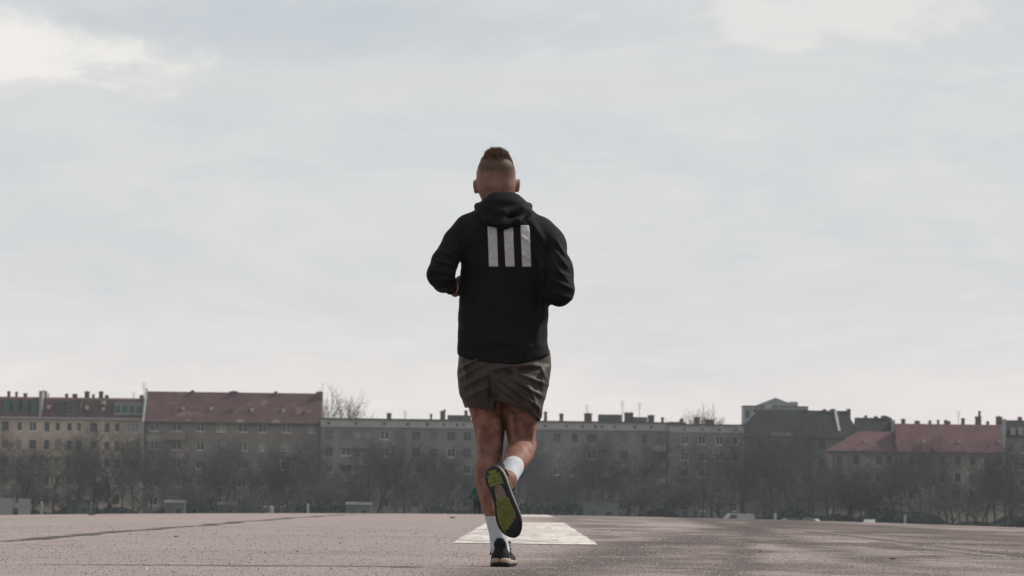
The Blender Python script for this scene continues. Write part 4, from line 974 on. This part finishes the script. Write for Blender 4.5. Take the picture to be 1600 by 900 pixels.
# jacket
JT = [(318, 758, 818, .06, .07), (326, 746, 830, .06, .085), (336, 732, 842, .058, .1), (347, 722, 851, .055, .112), (360, 717, 857, .05, .124), (380, 716, 858, .045, .134), (405, 718.5, 857, .04, .136), (425, 720, 857, .035, .135), (445, 720, 856.5, .03, .134), (462, 719, 856, .025, .132), (478, 716.5, 855.5, .02, .13),
      (510, 715.5, 855.5, .01, .128), (540, 714.5, 858, .0, .13), (556, 714, 862, -.005, .134), (580, 714, 863, -.01, .134)]
def X2(px): return (px - 822) / PX + 41 / PX
def Z2(py): return CAM_H + (780 - py) / PX
JF = Field((-.36, -.24, .78), (.36, .32, 1.60), .0056)
def build_jacket():
    f = JF
    f.table(rows(JT), .02, 2.35)
    f.cone(q(731, 358, .05), q(715, 379, .02), .058, .063, .035); f.chain([q(715, 379, .02), q(695, 411, -.05), q(689, 429, -.075)], [.063, .058, .056], .012)
    f.chain([q(689, 429, -.075), q(692, 439, .01), WR_L], [.056, .045, .027], .02)
    f.chain([q(846, 362, .05), q(859, 384, .02), q(869, 425, -.07), q(873.5, 454, -.11)], [.06, .068, .066, .064], .035)
    f.chain([q(873.5, 454, -.11), q(866, 454, .02), WR_R], [.062, .054, .036], .025)
    # folds
    def folds(x, y, z):
        o = sines(x, y, z * .8, 38, 1) * .0022 + sines(x, y * .7, z, 85, 2) * .0009
        R_ = lambda a, b, w, amp: ridge(x, z, (X2(a[0]), Z2(a[1])), (X2(b[0]), Z2(b[1])), w, amp)
        o = o + R_((855, 372), (851, 474), .010, -.012) + R_((722, 358), (718, 418), .009, -.008)
        o = o + R_((762, 336), (722, 402), .004, -.006) + R_((817, 338), (856, 402), .004, -.006) + R_((720, 549), (860, 549), .004, -.003)
        g = 0
        for a, b, w, amp in (((845, 420), (852, 500), .012, .006), ((838, 400), (851, 440), .010, .005), ((848, 470), (838, 540), .014, .006), ((850, 500), (820, 556), .012, .005), ((720, 500), (745, 548), .012, .005), ((722, 470), (760, 520), .016, .004),
                             ((868, 375), (886, 405), .0065, .007), ((866, 392), (888, 422), .0065, .007), ((862, 410), (890, 446), .007, .006), ((862, 440), (895, 455), .006, .007), ((860, 458), (894, 470), .006, .006), ((864, 425), (892, 436), .006, .005),
                             ((705, 372), (722, 395), .008, .005), ((690, 392), (716, 408), .0065, .007), ((678, 408), (712, 418), .0065, .007), ((672, 425), (708, 430), .006, .007), ((674, 440), (702, 440), .006, .005), ((684, 452), (704, 450), .006, .004),
                             ((735, 440), (760, 500), .02, .004), ((800, 450), (835, 520), .02, .004), ((760, 530), (830, 545), .015, .004), ((740, 350), (770, 380), .012, .004), ((832, 348), (850, 380), .012, .005), ((811, 368), (829, 381), .004, .004), ((812, 399), (833, 407), .004, .004), ((760, 372), (782, 366), .004, .003), ((785, 384), (806, 392), .004, .003), ((762, 404), (806, 398), .004, .0025)): g = g + R_(a, b, w, amp)
        return o + 1.9 * g * (y < .09)
    f.warp(folds)
    f.cut(lambda x, y, z: (Z2(571.5) + ((x - X2(788)) / (75 / PX)) ** 2 * (15 / PX) + (y + .1) * .05) - z)
    j = link('jacket', f.mesh('jacket', M_JACKET), runner)
    # hem stitching band
    b = MB(); prev = None
    # printed back stripes that follow the cloth
    for tl, tr, bl, br, ty in ((761.8, 776.3, 764.2, 778.6, 353), (786.8, 801.3, 789.8, 804.4, 354), (813.0, 827.2, 816.0, 830.2, 353.5)):
        vv, ff = [], []; nu, nv = 7, 26
        for k in (0, 1):
            for i in range(nv):
                t = i / (nv - 1); py = ty + (419 - ty) * t; a, c = tl + (bl - tl) * t, tr + (br - tr) * t
                for u in range(nu):
                    x, z = X2(a + (c - a) * u / (nu - 1)), Z2(py); y = f.surf_y(x, z); s = (D0 + y) / D0
                    vv.append((x, y - (.0035 if k == 0 else -.002), z))
        for i in range(nv - 1):
            for u in range(nu - 1):
                a = i * nu + u; ff.append((a, a + nu, a + nu + 1, a + 1))
        o = nu * nv
        ring = [u for u in range(nu)] + [i * nu + nu - 1 for i in range(1, nv)] + [(nv - 1) * nu + u for u in range(nu - 2, -1, -1)] + [i * nu for i in range(nv - 2, 0, -1)]
        for i in range(len(ring)): a, c = ring[i], ring[(i + 1) % len(ring)]; ff.append((a, c, c + o, a + o))
        link('printed_stripe', mesh('printed_stripe', vv, ff, M_STRIPE, True), j)
    # hood lying on the shoulders
    h = Field((-.16, -.17, 1.36), (.21, .26, 1.66), .0046)
    HT = [(300, 772, 803, .05, .070), (303, 766, 809, .045, .078), (309, 758, 816, .04, .088), (315, 751, 822, .035, .095), (321, 746, 827, .035, .1), (328, 744, 829, .035, .105), (335, 743, 831, .035, .108), (343, 752, 824, .035, .107), (351, 764, 812, .035, .104), (358, 775, 797, .035, .098)]
    h.table(rows(HT), .015, 2.2, .02)
    arc = [(747, 323, .05), (751, 334, -.02), (765, 345, -.07), (786, 350, -.085), (808, 345, -.07), (822, 333, -.02), (826, 323, .05)]
    h.chain([q(*p) for p in arc], [.018, .02, .021, .022, .021, .02, .018], .012)
    arc = [(749, 325, .06), (760, 328, -.035), (787, 333, -.075), (814, 327, -.035), (825, 324, .06)]
    h.chain([q(*p) for p in arc], [.014, .016, .018, .016, .014], .008)
    h.ell(q(786, 296, .10), (.066, .058, .05), .012, 's')
    h.warp(lambda x, y, z: sines(x, y, z, 55, 5) * .002 + ridge(x, z, (X2(757), Z2(338)), (X2(785), Z2(347)), .006, -.007) + ridge(x, z, (X2(785), Z2(347)), (X2(818), Z2(336)), .006, -.007) + ridge(x, z, (X2(765), Z2(318)), (X2(812), Z2(322)), .007, -.004) + ridge(x, z, (X2(762), Z2(352)), (X2(806), Z2(354)), .006, .004))
    link('hood', h.mesh('hood', M_JACKET), j)
    # cuffs
    for w, p, s in ((WR_L, q(692, 439, .01), 1), (WR_R, q(866, 454, .02), -1)):
        d = (w - p) / np.linalg.norm(w - p); b = MB(); b.prism(w - d * .012, w + d * .022, .030 if s > 0 else .038, .028 if s > 0 else .035, 16); b.build('cuff', M_JACKET, j, True)
build_jacket()

# shorts
def build_shorts():
    f = Field((-.22, -.22, .58), (.26, .2, 1.02), .0046)
    f.table(rows([(545, 718, 858, 0, .125), (560, 716.5, 861, -.003, .13), (575, 715.5, 861.5, -.005, .134), (590, 716, 859, -.005, .135), (605, 717.5, 856, -.005, .13), (618, 722, 852, -.005, .118)]), .02, 2.3)
    f.table(rows([(585, 716.5, 792, .0, .128), (600, 717, 792, .0, .125), (615, 719, 790, .005, .12), (630, 723.5, 788, .012, .116), (645, 729, 787, .02, .112)]), .02, 2.3)
    f.table(rows([(572, 786, 860.5, -.008, .132), (585, 777, 859.5, -.022, .132), (600, 772, 857, -.034, .131), (615, 769.5, 854, -.042, .13), (630, 768.5, 850.5, -.045, .128), (645, 769, 846.5, -.045, .126), (660, 770, 843, -.045, .124)]), .005, 2.5)
    def folds(x, y, z):
        o = sines(x, y, z, 60, 8) * .0016
        R_ = lambda a, b, w, amp: ridge(x, z, (X2(a[0]), Z2(a[1])), (X2(b[0]), Z2(b[1])), w, amp)
        g = 0
        for a, b, w, amp in (((778, 592), (845, 640), .0075, .008), ((784, 585), (850, 622), .0075, .008), ((774, 603), (828, 642), .0065, .007), ((772, 612), (806, 636), .006, .006), ((795, 580), (856, 603), .008, .007),
                             ((770, 580), (800, 574), .007, .009), ((800, 575), (838, 571), .008, .005), ((775, 588), (850, 577), .007, -.007), ((822, 595), (847, 652), .007, .006), ((800, 600), (836, 650), .006, .005),
                             ((718, 578), (748, 562), .007, .007), ((719, 592), (756, 570), .007, .007), ((724, 606), (762, 586), .008, .006), ((727, 622), (765, 606), .008, .006), ((764, 588), (767, 628), .005, -.008), ((845, 575), (856, 598), .006, .005), ((850, 578), (847, 612), .006, .005), ((735, 600), (745, 636), .008, .004),
                             ((722, 560), (730, 600), .007, .005)): g = g + R_(a, b, w, amp)
        return o + 1.8 * g * (y < .05)
    f.warp(folds)
    # leg openings
    f.table(rows([(596, 727, 783, .01, .098), (630, 729, 783, .014, .104), (670, 733, 783, .02, .106)]), .004, 2.3, .01, 's')
    f.table(rows([(596, 788, 848, -.03, .102), (630, 775, 845, -.043, .114), (670, 774, 840, -.043, .118)]), .004, 2.3, .01, 's')
    def hem(x, y, z):
        zl = Z2(639) + (x - X2(731)) * -.10 + np.maximum(0, y - .02) * .2
        zr = Z2(624) - np.clip((x - X2(769)), 0, .3) / (73 / PX) * (31 / PX) + (y + .13) * -.10 + np.sin(x * 70) * .002
        back = np.where(x > X2(786) - np.clip(-.03 - y, 0, .09) * .55, zr, zl)
        return back - z
    f.cut(hem, .004)
    return link('shorts', f.mesh('shorts', M_SHORTS), runner)
build_shorts()

# socks
def build_socks():
    f = Field((-.1, -.12, .03), (.1, .12, .26), .004)
    f.table(rows([(r[0], r[1] - 1.2, r[2] + 1.2, r[3], r[4] + .0035) for r in LEG_L if r[0] >= 795] + [(872, 768, 797, .005, .045)]), .01)
    f.warp(lambda x, y, z: np.sin(np.arctan2(y - .005, x - .0) * 34) * .0007)
    f.cut(lambda x, y, z: z - Z2(806.5) - .0 * x); link('sock', f.mesh('sock', M_SOCK), runner)
    f = Field((-.12, -.5, .25), (.2, -.1, .56), .004)
    P = CALF_R; mid = P[3] + (P[2] - P[3]) * .22
    f.chain([P[3] + (P[2] - P[3]) * .5, P[3], P[4]], [.0485, .0425, .0375], .01)
    d = (P[2] - P[3]) / np.linalg.norm(P[2] - P[3])
    f.warp(lambda x, y, z: sines(x, y, z, 150, 3) * .0008)
    f.cut(lambda x, y, z: (x - mid[0]) * d[0] + (y - mid[1]) * d[1] + (z - mid[2]) * d[2] - .008); link('sock', f.mesh('sock', M_SOCK), runner)
build_socks()

# shoes, in their own frame: x heel to toe, y towards the inner side of a right foot, z up from the sole
SL = .312
_sx = np.array([0, .004, .012, .03, .06, .10, .14, .18, .21, .24, .265, .285, .30, .309, SL])
_sm = np.array([.0, .014, .025, .036, .040, .035, .033, .041, .047, .049, .046, .038, .026, .013, .0])    # inner half width
_sl = np.array([.0, .014, .025, .036, .041, .041, .043, .047, .050, .050, .044, .034, .022, .011, .0])    # outer half width
def outline(n=44, inset=0.0):
    t = .5 - .5 * np.cos(np.linspace(0, math.pi, n)); x = t * SL; a, b = np.interp(x, _sx, _sm), np.interp(x, _sx, _sl); a, b = smooth(a, 1), smooth(b, 1); a[0] = a[-1] = b[0] = b[-1] = 0
    x2 = inset + x * (SL - 2 * inset) / SL
    return x2, np.maximum(a - inset, 0.0), np.maximum(b - inset, 0.0)
def spring(x): return .018 * np.clip((x - .2) / .11, 0, 1) ** 2 + .006 * np.clip((.05 - x) / .05, 0, 1) ** 2
def sole_loft(levels, xf):
    """levels: (z_heel, z_toe, inset)"""
    v, f = [], []; n = 44; L = 2 * n - 2
    for zh, zt, ins in levels:
        x, a, b = outline(n, ins); z = zh + (zt - zh) * np.clip((x - .05) / .15, 0, 1) + spring(x)
        v += [(x[i], a[i], z[i]) for i in range(n)] + [(x[i], -b[i], z[i]) for i in range(n - 2, 0, -1)]
    for k in range(len(levels) - 1):
        for i in range(L): j = (i + 1) % L; f.append((k * L + i, k * L + j, (k + 1) * L + j, (k + 1) * L + i))
    for base, fl in ((0, False), ((len(levels) - 1) * L, True)):
        for i in range(n - 1):
            t = [base + i, base + i + 1, base + (L - i - 1) % L, base + (L - i) % L]; t = list(dict.fromkeys(t))
            if len(t) > 2: f.append(tuple(t if fl else t[::-1]))
    return xf(np.array(v)), f
def build_shoe(xf, pale, mirror):
    root = empty('shoe'); root.parent = runner
    def part(name, v, f, m, par=root, sm=False): return link(name, mesh(name, v, f, m, sm), par)
    v, f = sole_loft([(.006, .006, .003), (.012, .010, .0), (.022, .016, -.0015), (.031, .023, .0), (.037, .028, .004)], xf); part('midsole', v, f, M_MIDS_W if pale else M_MIDS, root, True)
    v, f = sole_loft([(.0, .0, .004), (.004, .004, -.001), (.012, .011, -.0025), (.014, .013, .0)], xf); out = part('outsole', v, f, M_RUBBER)
    # lugs
    b = MB(); 
    def hw(x): return np.interp(x, _sx, _sm), np.interp(x, _sx, _sl)
    def lug(x0, x1, y0, y1):
        z = lambda x: float(spring(x)); n = len(b.v)
        b.v += [(x0, y0, z(x0) - .0026), (x1, y0, z(x1) - .0026), (x1, y1, z(x1) - .0026), (x0, y1, z(x0) - .0026), (x0 - .0006, y0 - .0006, z(x0) + .002), (x1 + .0006, y0 - .0006, z(x1) + .002), (x1 + .0006, y1 + .0006, z(x1) + .002), (x0 - .0006, y1 + .0006, z(x0) + .002)]
        b.f += [tuple(n + i for i in t) for t in ((0, 1, 2, 3), (0, 4, 5, 1), (1, 5, 6, 2), (2, 6, 7, 3), (3, 7, 4, 0))]
    for x in np.arange(.016, .082, .0165):
        a, c = hw(x + .008); a -= .011; c -= .011
        if x < .02: a *= .74; c *= .74
        lug(x, x + .0148, -c, a) if x > .05 or x < .03 else (lug(x, x + .0148, -c, -.0012), lug(x, x + .0148, .0012, a))
    for x in np.arange(.142, .276, .0108):
        a, c = hw(x + .005); a -= .010; c -= .012
        lim = -c if x < .225 else -c + (x - .225) * 1.1
        if x < .17: a = min(a, .026)
        w = a - lim; m = max(2, int(w / .0125)); off = (int(x * 1000) // 11 % 2) * .004
        for k in range(m): lug(x, x + .0092, lim + w * k / m + .0007, lim + w * (k + 1) / m - .0007)
    part('tread_lugs', xf(np.array(b.v)), b.f, M_LIME, out)['kind'] = 'stuff'
    v, f = [], []; n = 16
    for zz, ins in ((-.0012, .0), (.003, -.001)):
        for i in range(n):
            t = i / n * 2 * math.pi; x = .115 + (.034 - ins) * math.copysign(abs(math.cos(t)) ** .6, math.cos(t)); y = -.003 + (.018 - ins + .004 * (x - .1) / .03) * math.copysign(abs(math.sin(t)) ** .7, math.sin(t)); v.append((x, y, zz))
    f = [tuple(range(n))] + [(i, n + i, n + (i + 1) % n, (i + 1) % n) for i in range(n)]
    part('shank_plate', xf(np.array(v)), f, M_SHANK, out)
    # upper
    u = Field((-.02, -.07, .015), (.33, .07, .135), .0034)
    TX = np.array([-.004, .01, .03, .06, .09, .12, .15, .18, .21, .24, .27, .295, .308]); TH = np.array([.094, .108, .112, .106, .102, .096, .084, .073, .064, .056, .049, .040, .028])
    def up(x, y, z):
        a = np.maximum(np.interp(x, _sx, _sm) - .001, .004); c = np.maximum(np.interp(x, _sx, _sl) - .001, .004); H = np.interp(x, TX, TH) + .0
        zz = z - .018; w = np.where(y > 0, a, c); lean = 1 - .11 * np.clip(zz / .09, 0, 1) * (1 - np.clip((x - .2) / .1, 0, 1) * .6)
        d = ((np.abs(y) / (w * lean)) ** 2.6 + (np.maximum(zz, 0) / (H - .018)) ** 2.6) ** (1 / 2.6) - 1
        return np.maximum(np.maximum(d * np.minimum(w, .03), .018 - z), np.maximum(-.002 - x, x - .309))
    u.add((-.01, -.06, .018), (.32, .06, .12), up, .01)
    u.cone((.010, -.012, .098), (.006, -.009, .112), .012, .008, .014); u.cone((.010, .012, .098), (.006, .009, .112), .012, .008, .014)                                             # heel tab
    u.cone((.115, 0, .088), (.098, 0, .122), .02, .014, .012, sq=(1.6, 1, 1))                               # tongue
    u.ell((.060, 0, .126), (.042, .029, .036), .006, 's')
    u.warp(lambda x, y, z: sines(x, y, z, 170, 6) * .0006)
    me = u.mesh('upper', M_UPPER, xf); link('upper', me, root)
    b = MB()
    for k in range(5):
        x = .118 + k * .019; zt = float(np.interp(x, TX, TH)) - .004; w = .026 - k * .001
        b.tube([(x, -w, zt - .010), (x, -w * .5, zt + .0015), (x, w * .5, zt + .0015), (x, w, zt - .010)], [.003] * 4, 6)
    for s in (-1, 1):
        b.tube([(.115, 0, .098), (.108, s * .02, .108), (.118, s * .034, .102), (.126, s * .022, .097), (.115, 0, .098)], [.0026] * 5, 6); b.tube([(.115, 0, .098), (.128, s * .018, .094), (.142, s * .034, .086)], [.0026, .0024, .0022], 6)
    part('lace', xf(np.array(b.v)), b.f, M_LACE, root, True)
    for k in (-1, 1):
        b = MB(); b.tube([(.0 + .03, k * .0385, .05), (.07, k * .0365, .078), (.11, k * .034, .05)], [.003, .0035, .003], 6); part('side_overlay', xf(np.array(b.v)), b.f, M_RUBBER, root, True)
    return root
def xf_right(P): return SOLE_P0 + P[:, :1] * SX + P[:, 1:2] * 1.08 * SY + P[:, 2:] * SZ
build_shoe(xf_right, True, False)
_toe = R(-4.5); _h = q(781, 886, 0)
def xf_left(P):
    x, y, z = P[:, 0], -P[:, 1] * 1.1, P[:, 2]                  # mirrored for the left foot
    c, s = math.cos(math.pi / 2 + _toe), math.sin(math.pi / 2 + _toe)
    return np.stack([_h[0] + x * c - y * s, -.05 + x * s + y * c, z + .002], 1)
build_shoe(xf_left, False, True)

# ------------------------------------------------------------------ the distant walker
M_GREEN = cloth_mat('green_jacket', (0.010, 0.050, 0.040), .8, .15, 6)
M_TROUS = cloth_mat('dark_trousers', (0.018, 0.02, 0.024), .8, .15, 6)
def walker():
    d = 232.0; p = W(746, 800, d); g = gz(p.x, d)
    root = empty('person', (p.x, d, g)); tag(root, 'tiny distant walker in green jacket and dark trousers beside the runner\'s leg', 'person')
    f = Field((-.5, -.4, -.01), (.5, .4, 1.82), .014)
    f.cone((0, 0, .95), (0, .02, 1.4), .13, .15, .03); f.cone((0, .02, 1.45), (0, .03, 1.56), .06, .055, .03); f.ell((0, .04, 1.67), (.078, .095, .115), .03)
    f.cone((0, .13, 1.66), (0, .145, 1.64), .012, .014, .02)
    for s in (-1, 1): f.ell((s * .08, .03, 1.66), (.012, .02, .03), .01)
    L = [[(-.1, 0, .9), (-.11, .05, .5), (-.1, -.12, .1), (-.1, .05, .04)], [(.1, 0, .9), (.11, .12, .5), (.1, .18, .1), (.1, .33, .04)]]
    for q_ in L: f.chain(q_, [.085, .06, .045, .04], .03)
    A = [[(-.19, .02, 1.4), (-.3, 0, 1.15), (-.42, .06, .93)], [(.19, .02, 1.4), (.24, -.03, 1.12), (.22, .15, .95)]]
    for a in A:
        f.chain(a, [.055, .045, .034], .03); h = np.array(a[-1]); f.ell(h + (0, .02, -.05), (.025, .03, .05), .02)
        for k in range(4): f.cone(h + (0, -.012 + .017 * k, -.08), h + (.0, .0 + .017 * k, -.13), .010, .009, .004)
        f.cone(h + (0, .04, -.05), h + (0, .06, -.09), .011, .009, .006)
    link('body', f.mesh('body', M_SKIN2), root)
    f = Field((-.5, -.4, .7), (.5, .4, 1.62), .014)
    f.cone((0, 0, .9), (0, .02, 1.4), .18, .175, .04); f.cone((-.13, .02, 1.42), (.13, .02, 1.42), .08, .08, .05); f.cone((0, .02, 1.46), (0, .03, 1.56), .085, .08, .03)
    for a in A: f.chain([a[0], a[1], tuple(np.array(a[1]) * .1 + np.array(a[2]) * .9)], [.085, .065, .05], .04)
    f.warp(lambda x, y, z: sines(x, y, z, 30, 2) * .006); f.cut(lambda x, y, z: .84 - z); j = link('jacket', f.mesh('jacket', M_GREEN), root)
    f = Field((-.1, -.1, 1.6), (.1, .16, 1.82), .012); f.ell((0, .03, 1.7), (.086, .1, .105), .02); f.cut(lambda x, y, z: 1.64 + y * .4 - z); link('hair', f.mesh('hair', M_LACE), root)
    f = Field((-.3, -.4, .05), (.3, .5, .98), .014); f.cone((-.06, 0, .9), (.06, 0, .9), .13, .13, .03)
    for q_ in L: f.chain([q_[0], q_[1], q_[2]], [.115, .09, .075], .04)
    f.cut(lambda x, y, z: .09 - z); link('trousers', f.mesh('trousers', M_TROUS), root)
    for q_ in L:
        f = Field((-.3, -.4, -.01), (.3, .6, .2), .012); f.chain([tuple(np.array(q_[2]) * (1, 1, .8)), q_[3]], [.06, .05], .03); f.cut(lambda x, y, z: -z); link('shoe', f.mesh('shoe', M_RUBBER), root)
walker()

# ------------------------------------------------------------------ haze
def haze():
    b = MB(); b.box(-420, 420, -60, 960, -8, 34)
    m = bpy.data.materials.new('haze_air'); m.use_nodes = True; ns = m.node_tree.nodes; ns.remove(ns['Principled BSDF'])
    v = N(ns, 'ShaderNodeVolumePrincipled'); v.inputs['Color'].default_value = (.80, .90, 1.0, 1); v.inputs['Density'].default_value = HAZE; v.inputs['Anisotropy'].default_value = .2
    m.node_tree.links.new(v.outputs[0], ns['Material Output'].inputs['Volume'])
    tag(b.build('haze', m), 'thin pale haze over the airfield', 'haze', kind='stuff')
HAZE = 0.00008
haze()
